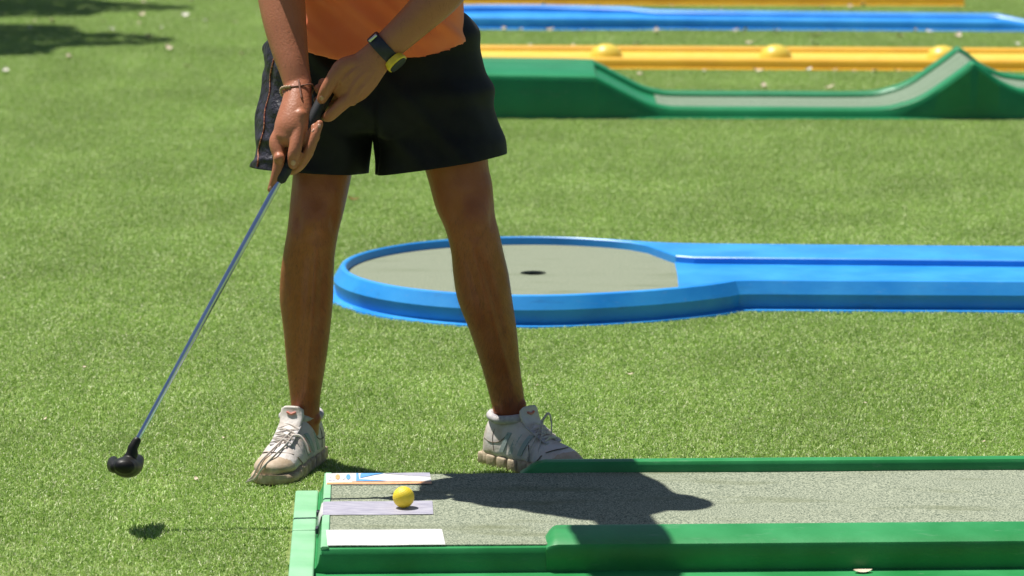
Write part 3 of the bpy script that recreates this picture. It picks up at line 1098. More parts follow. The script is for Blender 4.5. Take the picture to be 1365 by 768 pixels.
# leg hair: thin short strands
hm = MB()
polys = bo.data.polygons
cen = np.empty(len(polys) * 3)
polys.foreach_get('center', cen)
cen = cen.reshape(-1, 3) + np.array(ORIGIN[bo])
nor = np.empty(len(polys) * 3)
polys.foreach_get('normal', nor)
nor = nor.reshape(-1, 3)
wgt = np.where((cen[:, 2] < .57) & (cen[:, 2] > .13), np.clip((.57 - cen[:, 2]) / .12, 0, 1), 0)
wgt += np.where((cen[:, 2] > .85) & (cen[:, 1] < 7.76) & (cen[:, 2] < 1.12), .08, 0)
idx = RNG.choice(len(polys), size=9000, p=wgt / wgt.sum())
for i in idx:
    p = Vector(cen[i])
    n_ = Vector(nor[i])
    d = Vector((RNG.normal(0, .35), RNG.normal(0, .2), -1)) + n_ * .35
    d.normalize()
    ln = RNG.uniform(.007, .016)
    s = n_.cross(d).normalized() * .00013
    m_ = p + d * ln * .5 + n_ * .0012
    e = p + d * ln + n_ * .0004 * RNG.normal()
    b = len(hm.v)
    hm.v += [p - s, p + s, m_ - s * .8, m_ + s * .8, e]
    hm.f += [(b, b + 1, b + 3, b + 2), (b + 2, b + 3, b + 4)]
ho = hm.build('limb_hair', 'limb_hair', person)
tag(ho, kind='stuff')

# --- shorts -------------------------------------------------------------
sh = MB()
PEL = [(372, 622, 15, 8.03, .120, 0, 0), (362, 634, 40, 8.03, .126, 0, 0), (356, 643, 75, 8.03, .133, 0, 0), (352, 651, 110, 8.025, .138, 0, 0), (348, 657, 140, 8.02, .138, 0, 0), (354, 652, 158, 8.015, .126, 0, 0), (385, 622, 170, 8.01, .100, 0, 0), (430, 572, 176, 8.01, .05, 0, 0)]
sh.loft(zring(seclerp(PEL, 4), 56, .88))
RT = [(372, 500, 90, 8.03, .125, 0, 0), (347, 508, 140, 8.02, .128, 0, 0), (342, 495, 180, 8.01, .120, .006, -.004), (337, 491, 205, 8.005, .118, .008, -.006), (334, 488.5, 226, 8.00, .120, -.007, -.008), (332, 488, 262, 7.995, .121, -.007, -.008)]
sh.loft(zring(seclerp(RT, 4), 48, .92))
LT = [(500, 632, 90, 8.03, .120, 0, 0), (492, 655, 140, 8.02, .128, 0, 0), (500, 665, 175, 8.01, .120, .006, -.004), (502, 670, 200, 8.00, .118, .012, -.006), (502.5, 673, 219, 7.995, .120, .020, -.008), (502.5, 677, 256, 7.990, .121, .020, -.008)]
sh.loft(zring(seclerp(LT, 4), 48, .92))
sho = sh.build('shorts', 'shorts_cloth', person, remesh=.0042, smit=8)


def wrinkle(o, fn):
    n_ = len(o.data.vertices)
    c = np.empty(n_ * 3)
    o.data.vertices.foreach_get('co', c)
    c = c.reshape(-1, 3)
    nn = np.empty(n_ * 3)
    o.data.vertices.foreach_get('normal', nn)
    nn = nn.reshape(-1, 3)
    wco = c + np.array(ORIGIN[o])
    c = c + nn * fn(wco)[:, None]
    o.data.vertices.foreach_set('co', c.ravel())
    o.data.update()


def ridge(t):
    return np.cos(t) ** 2


relax(sho, lambda p: np.clip((p[:, 2] - .69) / .05, .0, 1) * np.clip(np.abs(p[:, 0] + .27) / .05, 0, 1), 40, (.6,))


def fold_shorts(p):
    x, y, z = p[:, 0], p[:, 1], p[:, 2]
    cx = np.where(x < -.27, -.385, -.145)
    a = np.arctan2(x - cx, -(y - 8.01))
    low = np.clip((.86 - z) / .2, 0, 1)
    d = .0045 * low * np.sin(a * 5 + 9 * z + 1.1 * np.sin(14 * z))
    d += .0035 * np.sin(38 * (z + .35 * np.abs(x + .27)) + 2 * np.sin(a * 2)) * np.clip(1 - np.abs(x + .27) / .12, 0, 1) * np.clip((z - .62) / .05, 0, 1)
    d += .0045 * ridge(34 * z + 26 * x + 2.2 * np.sin(17 * z + 20 * y)) ** 3 * np.clip((-.36 - x) / .08, 0, 1)
    md = .5 + .5 * np.sin(9 * x + 13 * z + 1.3 * np.sin(11 * z))
    d += .0095 * ridge(21 * x + 13 * z + 1.8 * np.sin(10 * z + 6 * x)) ** 2 * np.clip((z - .60) / .1, .2, 1) * md
    d += .0095 * ridge(15 * x - 19 * z + .8 + 2.0 * np.sin(8 * x + 5 * z)) ** 2.5 * np.clip((z - .64) / .1, 0, 1) * (1 - md)
    return d


wrinkle(sho, fold_shorts)


def cut_hem(o, x_lo, x_hi, c, sx_, sy_):
    """slice one trouser leg along its hem plane and turn the edge inwards"""
    off_ = ORIGIN[o]
    bm_ = bmesh.new()
    bm_.from_mesh(o.data)
    no = Vector((-sx_, -sy_, 1)).normalized()
    vs_ = [v for v in bm_.verts if x_lo < v.co.x + off_.x < x_hi and v.co.z + off_.z < c.z + .06]
    vset = set(vs_)
    es_ = [e for e in bm_.edges if e.verts[0] in vset and e.verts[1] in vset]
    fs_ = [f for f in bm_.faces if all(v in vset for v in f.verts)]
    bmesh.ops.bisect_plane(bm_, geom=vs_ + es_ + fs_, plane_co=c - off_, plane_no=no, clear_inner=True)
    be = [e for e in bm_.edges if e.is_boundary and x_lo < e.verts[0].co.x + off_.x < x_hi]
    r_ = bmesh.ops.extrude_edge_only(bm_, edges=be)
    for v in [g for g in r_['geom'] if isinstance(g, bmesh.types.BMVert)]:
        w_ = Vector((c.x - off_.x - v.co.x, c.y - off_.y - v.co.y, 0)).normalized()
        v.co += w_ * .011 + Vector((0, 0, .010))
    bmesh.ops.recalc_face_normals(bm_, faces=bm_.faces)
    for f in bm_.faces:
        f.smooth = True
    bm_.to_mesh(o.data)
    bm_.free()
    o.data.update()


cR = at(412.5, 226, 8.0)
cL = at(586.5, 219, 7.995)
xm = at(495.5, 226, 8.0).x
cut_hem(sho, -9, xm, cR, -.061, -.067)
cut_hem(sho, xm, 9, cL, .160, -.067)


def bvh_of(o):
    off = np.array(ORIGIN[o])
    return BVHTree.FromPolygons([tuple(np.array(v.co) + off) for v in o.data.vertices], [tuple(p.vertices) for p in o.data.polygons])


SH_BVH = bvh_of(sho)
# hem seam bands and the piping with its shiny side panel
pts = []
for k in range(40):
    t = k / 39
    px = 366 + (341.5 - 366) * t ** 1.25 + 1.2 * math.sin(t * 21)
    py = 62 + (226 - 62) * t
    p, n_ = surf(SH_BVH, px, py, .0010)
    if p is not None and (not pts or (p - pts[-1]).length < .03): pts.append(p)
mb = MB()
if len(pts) > 3:
    mb.tube(pts, [.0017] * len(pts), n=8, sub=2)
    mb.build('piping', 'piping_red', sho)
# re-assign faces outside the piping to the shiny side-panel cloth
sho.data.materials.append(MATS['side_panel_cloth'])
pyz = np.array([tuple(p) for p in pts])
off = np.array(ORIGIN[sho])
cen = np.array([tuple(p.center) for p in sho.data.polygons]) + off
order = np.argsort(pyz[:, 2])
xb = np.interp(cen[:, 2], pyz[order, 2], pyz[order, 0])
mi = ((cen[:, 0] < xb + .030) & (cen[:, 2] < pyz[:, 2].max() + .1)).astype(np.int32)
sho.data.polygons.foreach_set('material_index', mi)

# --- shirt ----------------------------------------------------------------
st_ = MB()
TS = [(-.264, 7.985, .897, .176, .150, .034), (-.264, 7.982, .93, .172, .148, .034), (-.264, 7.975, .99, .168, .144, .034), (-.265, 7.940, 1.07, .166, .134, .036), (-.268, 7.865, 1.17, .174, .128, .04), (-.274, 7.790, 1.26, .178, .122, .05), (-.278, 7.745, 1.325, .172, .105, .05), (-.282, 7.695, 1.385, .12, .082, .045), (-.285, 7.665, 1.41, .07, .068, .04)]
st_.loft([[Vector((x + rx * math.copysign(abs(math.cos(t)) ** .85, math.cos(t)), y + ry * math.copysign(abs(math.sin(t)) ** .85, math.sin(t)), z + tl * math.sin(t) * -1 * (-1))) for t in np.linspace(0, 2 * math.pi, 64, endpoint=False)] for x, y, z, rx, ry, tl in [tuple(q) for q in seclerp(TS, 6)]])
for S_, E_ in ((SR, ER), (SL_, EL)):
    st_.tube([S_ + Vector((0, .01, .012)), S_.lerp(E_, .35), S_.lerp(E_, .68)], [.067, .065, .062], n=28)
sto = st_.build('shirt', 'shirt_cloth', person, remesh=.0045, smit=2)


def fold_shirt(p):
    x, y, z = p[:, 0], p[:, 1], p[:, 2]
    front = np.clip((8.0 - .9 * (z - .9) - y) / .1, 0, 1)
    s = (x + .26) * .62 + (z - .9) * 1.0            # folds run down towards the hip beside the watch
    g_ = front * np.clip((z - .86) / .07, .15, 1)
    md = .5 + .5 * np.sin(13 * x - 17 * z + 1.4 + 1.2 * np.sin(12 * x))
    r1 = (x + .26) * .75 + (z - .9)
    d = .0130 * ridge(27 * r1 + .9 * np.sin(10 * x + 8 * z)) ** 4 * g_ * (.35 + .65 * md)
    d += .0100 * ridge(34 * (r1 + .35 * (x + .26)) + 1.0 + 1.2 * np.sin(9 * x)) ** 5 * g_ * (1.1 - .8 * md)
    d += .0090 * ridge(23 * (r1 - .6 * (x + .26)) + .5 + np.sin(11 * x)) ** 6 * g_
    d += .003 * np.sin(17 * x - 22 * z + 1.5 * np.sin(9 * z)) * front
    d += .002 * np.sin(52 * (x * .5 + z) + 2 * np.sin(16 * x))
    return d - .004


wrinkle(sto, fold_shirt)

# --- shoes -------------------------------------------------------------------


def shoe(label, heel, toe, side_vis):
    heel = Vector((heel[0], heel[1], 0))
    toe = Vector((toe[0], toe[1], 0))
    F = (toe - heel).normalized()
    Lt = (toe - heel).length
    k = Lt / .295
    W = Vector((F.y, -F.x, 0))                     # the shoe's right side
    U = Vector((0, 0, 1))

    def P(t, w_, z):
        return heel + F * (t * k) + W * w_ + U * z
    Z0 = .012
    SOLE = [(.000, .022, .0), (.008, .031, 0), (.03, .038, 0), (.08, .039, 0), (.13, .039, 0), (.18, .044, 0), (.22, .048, 0), (.25, .046, .002), (.275, .036, .006), (.290, .021, .010), (.295, .008, .013)]
    UP = [(.004, .022, .058), (.010, .031, .082), (.026, .039, .098), (.055, .042, .100), (.09, .0425, .101), (.12, .042, .100), (.15, .042, .087), (.18, .044, .071), (.21, .045, .059), (.24, .043, .050), (.265, .035, .043), (.282, .021, .036), (.289, .008, .030)]
    mb = MB()
    rg = []
    for t, hw, h in [tuple(q) for q in seclerp(UP, 4)]:
        row = []
        for j in range(28):
            a = 2 * math.pi * j / 28
            c, s = math.cos(a), math.sin(a)
            c = math.copysign(abs(c) ** .8, c)
            if s >= 0:
                # instep ridge: narrower towards the top
                zz = Z0 + .024 + (h - .024) * s ** .85
                ww = hw * c * (1 - (.22 if t > .15 else .06 + .16 * max(0, t - .10) / .05) * s)
            else:
                zz = Z0 + .024 + .016 * s
                ww = hw * c
            row.append(P(t, ww, zz))
        rg.append(row)
    mb.loft(rg)
    up = mb.build('shoe', 'shoe_leather', person, sub=1)
    UB = bvh_of(up)
    if label: up['label'] = label
    # creases across the toe box
    def crease(p):
        q = p - np.array(heel)
        t = (q @ np.array(F)) / k
        w_ = q @ np.array(W)
        d = -.0022 * np.exp(-((t - .196 - 1.2 * w_ * w_) / .0035) ** 2) - .0018 * np.exp(-((t - .212 + .08 * w_) / .003) ** 2) - .0016 * np.exp(-((t - .180 - .05 * w_) / .003) ** 2)
        d += .0012 * np.sin(t * 95 + 60 * w_) * np.clip((t - .05) / .05, 0, 1)
        return d
    wrinkle(up, crease)

    def drop(t, w_, off=.0):
        loc, n_, i, d = UB.ray_cast(P(t, w_, .3), Vector((0, 0, -1)))
        if loc is None:
            return P(t, w_, .05), U
        return loc + n_ * off, n_

    def sidehit(t, z, sgn, off=.0):
        loc, n_, i, d = UB.ray_cast(P(t, sgn * .15, z), -W * sgn)
        if loc is None:
            return P(t, sgn * .03, z)
        return loc + W * sgn * off
    # midsole plus tread pods
    mb = MB()
    rg = []
    for t, hw, z in [tuple(q) for q in seclerp(SOLE, 4)]:
        hw *= 1.03
        q_ = min(1, max(0, (t - .17) / .08))
        zs = .034 - .010 * q_ * q_ * (3 - 2 * q_) + z * .3
        rg.append([P(t, hw * .97, z * .6 + .006), P(t, hw * 1.02, z * .6 + .014), P(t, hw * 1.0, zs - .006), P(t, hw * .9, zs), P(t, -hw * .9, zs), P(t, -hw * 1.0, zs - .006), P(t, -hw * 1.02, z * .6 + .014), P(t, -hw * .97, z * .6 + .006), P(t, -hw * .8, z * .6 + .002), P(t, hw * .8, z * .6 + .002)])
    mb.loft(rg)
    so_ = mb.build('sole', 'shoe_sole', up, angle=60)
    for sgn in (-1, 1):
        for i, (t, hw) in enumerate(((.012, .032), (.048, .039), (.084, .0405), (.120, .0405), (.155, .042), (.190, .0455))):
            mb = MB()
            mb.box(P(t, sgn * (hw - .0045), .0160 + (.005 if i == 7 else 0)), (.0325 * k, .0175, .027), Quaternion((0, 0, 1), math.atan2(F.y, F.x)))
            mb.build('tread_pod', 'shoe_sole', up, bevel=.0055)
    # worn rubbery toe: faces of the upper beyond a curved seam
    up.data.materials.append(MATS['shoe_toe'])
    offs = np.array(ORIGIN[up])
    cen_ = np.array([tuple(p.center) for p in up.data.polygons]) + offs - np.array(heel)
    tt_ = (cen_ @ np.array(F)) / k
    ww_ = cen_ @ np.array(W)
    up.data.polygons.foreach_set('material_index', ((tt_ > .252 - 6 * ww_ ** 2) & (cen_[:, 2] < .062)).astype(np.int32))
    # collar
    mb = MB()
    rg = [P(.066 + .051 * math.cos(a), .0365 * math.sin(a), Z0 + .092 + .004 * max(0, -math.cos(a)) + .006 * max(0, math.cos(a))) for a in np.linspace(0, 2 * math.pi, 25)]
    mb.tube(rg, [.0088] * len(rg), n=12, sub=2, caps=False)
    mb.build('collar', 'shoe_mesh', up)
    # tongue standing up in front of the ankle
    mb = MB()
    tg = []
    for t, z, hw, th in ((.172, .070, .020, .004), (.150, .092, .022, .005), (.134, .106, .024, .006), (.126, .118, .0255, .0065), (.124, .129, .024, .006), (.125, .135, .016, .0045)):
        tg.append(ring(P(t, 0, z), (W, (F * .85 + U * .5).normalized()), hw, th, 20, .8))
    mb.loft(tg)
    tn = mb.build('tongue', 'shoe_leather', up)
    mb = MB()
    mb.tube([P(.1325, -.008, .124), P(.1340, 0, .121), P(.1325, .008, .124)], [.0025] * 3, n=8, sub=3)
    mb.build('tongue_mark', 'shoe_red', up)
    # side stripes
    for sgn in (-1, 1):
        for j in range(3):
            t0 = .088 + j * .029
            mb = MB()
            rg = []
            for q in range(7):
                f_ = q / 6
                z = .040 + f_ * .042
                tt = t0 + .020 * f_ - .004
                a = sidehit(tt - .0065, z, sgn, .0012)
                b = sidehit(tt + .0065, z, sgn, .0012)
                rg.append([a, b, b - W * sgn * .003, a - W * sgn * .003])
            mb.loft(rg)
            mb.build('stripe', 'shoe_stripe', up, smooth=False)
    # seams and overlays stitched on the upper
    for sgn in (-1, 1):
        for pth in (((.212, .050), (.205, .040), (.196, .034)), ((.165, .064), (.172, .050), (.170, .036)), ((.060, .100), (.052, .070), (.060, .040)), ((.020, .060), (.045, .056), (.075, .060), (.100, .078))):
            pts = [sidehit(t, z, sgn, .0004) for t, z in pth]
            mb = MB()
            mb.tube(pts, [.0010] * len(pts), n=6, sub=5)
            mb.build('seam', 'shoe_gap', up)
    pts = [drop(.222 + .016 * math.cos(a * 1.5), .036 * math.sin(a), .0003)[0] for a in np.linspace(-1.15, 1.15, 13)]
    mb = MB()
    mb.tube(pts, [.0011] * 13, n=6, sub=3)
    mb.build('toe_seam', 'shoe_gap', up)
    # eyelet stays and lacing
    for sgn in (-1, 1):
        mb = MB()
        pts = [drop(t, sgn * (.0165 + .02 * (.20 - t)), .0012)[0] for t in (.205, .190, .175, .160, .145, .132)]
        mb.tube(pts, [(.0065, .0022)] * 6, n=10, ref=tuple(W), sub=3)
        mb.build('eyelet_stay', 'shoe_mesh', up)
    for i, t in enumerate((.200, .184, .168, .152, .137)):
        for sgn in (-1, 1):
            mb = MB()
            a = drop(t, -sgn * .019, .004)[0]
            b = drop(t - .013, sgn * .019, .004)[0]
            c = (a + b) / 2 + U * (.004 + .001 * sgn)
            mb.tube([a, c, b], [(.0030, .0010)] * 3, n=8, sub=5)
            mb.build('lace', 'lace_cloth', up)
    return up, P, drop, sidehit


uR, PR, dR, sR = shoe('dirty white sneaker pointing at the putter side with a loose lace', (-.416, 8.160), (-.492, 7.868), -1)
uL, PL, dL, sL = shoe('grey white sneaker tucked behind the rear rail', (-.044, 8.122), (.140, 7.927), -1)


def ribbon(name, pts, m, parent, wd=.0034):
    mb = MB()
    mb.tube(pts, [(wd * .85, .0011)] * len(pts), n=8, sub=6)
    return mb.build(name, m, parent)


# loose laces of the right shoe trailing to the ground, a loop on each
UBR = bvh_of(uR)
for pl in ([(388, 578), (378, 588), (362, 604), (349, 618), (338, 634), (330, 648)], [(390, 583), (380, 596), (366, 610), (352, 624), (340, 638), (328, 643)]):
    pts = []
    for i, (x, y) in enumerate(pl):
        p, n_ = surf(UBR, x, y, .0045)
        if p is None:
            p = at(x, y, pts[-1].y - .006)
        p.z = max(p.z, .015)
        pts.append(p)
    ribbon('lace', pts, 'lace_cloth', uR)
ribbon('lace', [at(386, 582, 7.985), at(399, 581, 7.975), at(408, 592, 7.965), at(412, 604, 7.960)], 'lace_cloth', uR)
ribbon('red_trim', [at(404, 585, 7.972), at(409, 594, 7.966), at(413, 603, 7.962)], 'shoe_red', uR, .0040)
ribbon('red_trim', [at(366, 604, 7.955), at(361, 612, 7.945), at(358, 618, 7.940)], 'shoe_red', uR, .0040)
ribbon('lace', [at(722, 562, 8.02), at(731, 551, 8.01), at(735, 562, 8.00), at(735, 578, 7.995)], 'lace_cloth', uL)
ribbon('lace', [at(722, 562, 8.02), at(716, 580, 7.99), at(707, 598, 7.975), at(703, 616, 7.975)], 'lace_cloth', uL)
ribbon('lace', [at(724, 562, 8.02), at(722, 582, 7.985), at(718, 600, 7.97), at(716, 612, 7.968)], 'lace_cloth', uL)

# --- bracelet -----------------------------------------------------------------
br = MB()
bcen = at(396.5, 123, 7.724)
bu = Vector((1, 0, .12)).normalized()
bv = Vector((.0, .72, -.62)).normalized()
loop = [bcen + bu * (.0320 * math.cos(t)) + bv * (.0315 * math.sin(t)) + Vector((0, 0, .006 * math.cos(2 * t))) for t in np.linspace(0, 2 * math.pi, 41)]
br.tube(loop, [.0016] * 41, n=8, sub=1, caps=False)
bro = br.build('bracelet', 'leather_cord', person)
bro['label'] = 'thin brown cord bracelet with wooden beads'
for k in range(8):
    mb = MB()
    t = R(160 + k * 12)
    mb.ball(bcen + bu * (.0320 * math.cos(t)) + bv * (.0315 * math.sin(t)) + Vector((0, 0, .006 * math.cos(2 * t))), .0036, None, 12, 8)
    mb.build('bead', 'bead_wood', bro)
pts = []
for k in range(6):
    p, n_ = surf(BODY_BVH, 398 + k * .7, 108 + k * 4.6, .0022)
    if p is not None: pts.append(p)
mb = MB()
mb.tube(pts, [.0019] * len(pts), n=8, sub=3)
mb.build('cord_end', 'leather_cord', bro)

# --- watch ----------------------------------------------------------------------
wc = at(511, 64.5, 7.676)
ax = (at(553, 28, 7.678) - WL).normalized()          # along the forearm
wu = Vector((.68, 0, -.73))
wu = (wu - ax * wu.dot(ax)).normalized()
wv = ax.cross(wu)
mb = MB()
rg = []
for j in range(41):
    t = 2 * math.pi * j / 40
    d = wu * math.cos(t) * .0325 + wv * math.sin(t) * .0265
    n_ = (wu * math.cos(t) + wv * math.sin(t))
    c = wc + d
    rg.append([c - ax * .0125 - n_ * .003, c - ax * .0125, c - ax * .010 + n_ * .0016, c + ax * .010 + n_ * .0016, c + ax * .0125, c + ax * .0125 - n_ * .003])
mb.loft(rg, cap=False)
wo = mb.build('watch', 'strap_navy', person, angle=40)
wo['label'] = 'navy strap sports watch with a yellow case'
nd = (wu * .93 + wv * (.36 if wv.y < 0 else -.36)).normalized()
cc = wc + wu * .0325 + (wv * .008 if wv.y < 0 else wv * -.008)
sd = nd.cross(ax)
mb = MB()
mb.loft([ring(cc + nd * h, (ax, sd), r1, r2, 28, .8) for h, r1, r2 in ((-.004, .019, .020), (.004, .0215, .0225), (.0085, .021, .022), (.0100, .019, .020))])
cs = mb.build('watch_case', 'watch_yellow', wo, angle=40)
mb = MB()
mb.loft([ring(cc + nd * h, (ax, sd), r1, r1, 28, .8) for h, r1 in ((.0098, .0185), (.0112, .0182), (.0118, .014))])
mb.build('watch_face', 'strap_navy', wo, angle=40)
mb = MB()
bk = wc - wu * .029 + (wv * .0205 if wv.y < 0 else wv * -.0205) * .8
mb.box(bk, (.006, .012, .020), Matrix((wu, wv, ax)).transposed().to_quaternion())
mb.build('buckle', 'watch_steel', wo, bevel=.0015)

# ------------------------------------------------------------------ tree beyond the left edge (casts the shade at the back)
tree = thing('shade_tree', (-5.2, 17.9, 0), 'broad leafy tree standing beside the lawn whose shade falls at the back', 'tree')
mb = MB()
mb.tube([(-5.2, 17.9, -.05), (-5.15, 17.9, .8), (-5.0, 17.85, 1.7), (-4.95, 17.9, 2.5)], [.20, .15, .13, .10], n=16)
for a in (((-5.0, 17.85, 1.7), (-4.3, 17.5, 2.3), (-3.5, 17.15, 2.65)), ((-5.0, 17.9, 2.0), (-4.3, 18.3, 2.5), (-3.5, 18.7, 2.8)), ((-4.97, 17.9, 2.2), (-5.6, 18.2, 2.9), (-6.2, 18.5, 3.3)), ((-4.95, 17.9, 2.4), (-4.8, 17.6, 3.0), (-4.7, 17.4, 3.5)), ((-5.0, 17.9, 2.1), (-5.6, 17.3, 2.7), (-6.1, 16.8, 3.1))):
    mb.tube(a, [.07, .05, .03], n=10)
mb.build('trunk', 'bark', tree)
clumps = [((-3.42, 17.07, 2.7), (1.0, .74, .35)), ((-3.40, 18.50, 2.85), (.92, .50, .32)), ((-4.9, 17.0, 3.0), (.9, .7, .5)), ((-4.9, 18.5, 3.2), (.9, .7, .5)), ((-6.0, 18.5, 3.4), (.9, .8, .6)), ((-4.8, 17.6, 3.7), (1.0, .9, .6)), ((-6.1, 17.0, 3.3), (.9, .8, .6))]
lv, lf = [], []
for c, r_ in clumps:
    nl = int(5600 * r_[0] * r_[1] * 1.5)
    d = RNG.normal(size=(nl, 3))
    d /= np.linalg.norm(d, axis=1)[:, None]
    d *= (RNG.random(nl) ** .45)[:, None]
    lump = 1 + .22 * np.sin(d[:, 0] * 7 + c[0] * 3) * np.cos(d[:, 1] * 6)
    p = np.array(c) + d * np.array(r_) * lump[:, None]
    a = RNG.normal(size=(nl, 3)); a /= np.linalg.norm(a, axis=1)[:, None]
    b = np.cross(a, RNG.normal(size=(nl, 3))); b /= np.linalg.norm(b, axis=1)[:, None]
    s = RNG.uniform(.035, .065, nl)[:, None]
    base = len(lv)
    quad = np.stack([p - a * s, p + b * s * .45, p + a * s, p - b * s * .45], 1).reshape(-1, 3)
    lv += [Vector(q) for q in quad]
    lf += [(base + 4 * i, base + 4 * i + 1, base + 4 * i + 2, base + 4 * i + 3) for i in range(nl)]
mb = MB()
mb.v, mb.f = lv, lf
tag(mb.build('crown', 'tree_leaf', tree, smooth=False), kind='stuff')

# ------------------------------------------------------------------ fallen leaves and petals


def leaf_mesh(name, m, ln, wd):
    mb = MB()
    top, bot = [], []
    n_ = 8
    for k in range(n_ + 1):
        t = k / n_
        w_ = wd * math.sin(math.pi * t) ** .7 * (1 - .25 * t)
        x = (t - .5) * ln
        z = .006 + .010 * (t - .5) ** 2 * 4 * ln / .05
        top.append([Vector((x, -w_, z + .003)), Vector((x, 0, z)), Vector((x, w_, z + .005))])
    mb.loft([[a, b, c, c - Vector((0, 0, .0006)), b - Vector((0, 0, .0006)), a - Vector((0, 0, .0006))] for a, b, c in top])
    me = mb.mesh(name)
    me.materials.append(MATS[m])
    return me


LM = [leaf_mesh('pale_leaf', 'dry_leaf', .055, .014), leaf_mesh('pale_petal', 'petal', .040, .017), leaf_mesh('brown_leaf', 'brown_leaf', .05, .010)]
GRASS_H = .0115


def leaf(px, py, k, z=GRASS_H * .8, sc=1.0, label=None, group=None, flat=False):
    o = bpy.data.objects.new('fallen_leaf' if k != 1 else 'fallen_petal', LM[k])
    o.location = onz(px, py, z)
    o.rotation_euler = (random.uniform(-.3, .3), random.uniform(-.3, .3), random.uniform(0, 6.3))
    o.scale = (sc,) * 3
    if flat:
        o.rotation_euler = (.05, .0, .1)
        o.scale = (sc, sc * 1.2, sc * .3)
    COL.objects.link(o)
    if label is None:
        wh = ('on the open turf by the tree shade' if px < 340 else 'between the last yellow lane and the far blue lane' if py < 25 else
              'between the far blue lane and the domed yellow lane' if py < 70 else 'between the domed yellow lane and the ramp lane')
        label = ['small pale dry leaf ', 'small whitish petal '][k] + wh
        group = ['pale leaves ', 'petals '][k] + wh
    return tag(o, label, 'leaf' if k != 1 else 'petal', group)


spots = [(45, 30), (40, 38), (70, 30), (138, 30), (147, 41), (192, 4), (187, 22), (214, 39), (197, 52), (226, 67), (275, 29), (312, 31), (300, 12), (256, 3), (323, 74), (250, 90), (8, 97), (92, 78), (3, 20), (247, 22), (185, 32),
         (673, 40), (694, 41), (733, 41), (779, 42), (709, 61), (764, 62), (675, 5), (724, 6), (792, 11), (896, 10), (934, 3), (961, 13), (980, 42), (992, 43), (875, 44), (849, 60), (1035, 44), (1089, 49), (1000, 59), (1084, 59), (1200, 50), (1277, 50), (1238, 44), (1275, 12), (1133, 12), (1097, 13), (1018, 117), (1107, 118),
         (1078, 95), (1112, 95), (1137, 96), (1166, 97), (1195, 96), (1342, 97), (1355, 60), (1300, 30), (855, 100), (940, 96), (1010, 96), (1220, 42), (1150, 7)]
for i, (a, b) in enumerate(spots):
    leaf(a, b, i % 3 % 2, sc=random.uniform(.45, 1.0))
leaf(470, 268, 2, sc=.7, label='small rust brown leaf on the turf between the two legs', group='brown leaf')
leaf(1150, 762, 0, z=.012, sc=.65, flat=True, label='torn pale leaf caught at the front of the tee lane', group='torn leaf')
for (a, b) in ((113, 490), (715, 515), (1155, 538), (60, 560), (300, 585), (1310, 590), (1000, 560), (95, 260), (262, 640), (840, 500)):
    leaf(a, b, 0, sc=random.uniform(.18, .32), label='tiny straw coloured scrap lying on the open turf', group='straw scraps on the turf')

# ------------------------------------------------------------------ turf blades (one object, instanced tufts)


def inside(P_, poly):
    x, y = P_[:, 0], P_[:, 1]
    r_ = np.zeros(len(P_), bool)
    n_ = len(poly)
    for i in range(n_):
        x0, y0 = poly[i]
        x1, y1 = poly[(i + 1) % n_]
        c = ((y0 > y) != (y1 > y))
        with np.errstate(divide='ignore', invalid='ignore'):
            xi = (x1 - x0) * (y - y0) / (y1 - y0 + 1e-12) + x0
        r_ ^= c & (x < xi)
    return r_


def segdist(P_, poly):
    d = np.full(len(P_), 1e9)
    for i in range(len(poly)):
        a = np.array(poly[i]); b = np.array(poly[(i + 1) % len(poly)])
        e = b - a
        t = np.clip(((P_ - a) @ e) / (e @ e + 1e-12), 0, 1)
        d = np.minimum(d, np.linalg.norm(P_ - (a + t[:, None] * e), axis=1))
    return d


def shoe_poly(heel, toe, hw=.040):
    h, t = np.array(heel), np.array(toe)
    f_ = (t - h) / np.linalg.norm(t - h)
    w_ = np.array([f_[1], -f_[0]])
    return [tuple(h + w_ * hw * .8), tuple(h + (t - h) * .75 + w_ * hw), tuple(t + w_ * .01), tuple(t - w_ * .01), tuple(h + (t - h) * .75 - w_ * hw), tuple(h - w_ * hw * .8)]


FOOT.append(shoe_poly((-.416, 8.160), (-.492, 7.868)))
FOOT.append(shoe_poly((-.044, 8.122), (.140, 7.927)))


def blades(rad, count):
    r_ = rad * np.sqrt(RNG.random(count))
    a = RNG.random(count) * 2 * np.pi
    x, y = r_ * np.cos(a), r_ * np.sin(a)
    h = GRASS_H * RNG.uniform(.65, 1.2, count)
    th = RNG.random(count) * 2 * np.pi
    wd = RNG.uniform(.0006, .0011, count)
    lean = np.abs(RNG.normal(.85, .45, count)) * h
    ld = RNG.random(count) * 2 * np.pi
    sx, sy = np.cos(th) * wd, np.sin(th) * wd
    lx, ly = np.cos(ld) * lean, np.sin(ld) * lean
    V = np.stack([np.stack([x - sx, y - sy, 0 * x], 1), np.stack([x + sx, y + sy, 0 * x], 1),
                  np.stack([x + sx + lx * .35, y + sy + ly * .35, h * .6], 1), np.stack([x - sx + lx * .35, y - sy + ly * .35, h * .6], 1),
                  np.stack([x + lx, y + ly, h * np.clip(1 - .3 * (lean / h) ** 2, .55, 1)], 1)], 1)
    c = np.clip(RNG.normal(.47, .25, count), 0, 1)
    c[RNG.random(count) < .11] = 1.0
    return V, c


X0, X1, Y0, Y1 = -7.0, 7.0, 4.5, 32.0
BR, SR_ = .16, .035
bx, by = np.meshgrid(np.arange(X0, X1, .19), np.arange(Y0, Y1, .19))
BP = np.stack([bx.ravel(), by.ravel()], 1)
BP += RNG.uniform(-.03, .03, BP.shape)
ok = np.ones(len(BP), bool)
for poly in FOOT:
    ok &= ~inside(BP, poly)
    ok &= segdist(BP, poly) > BR + .004
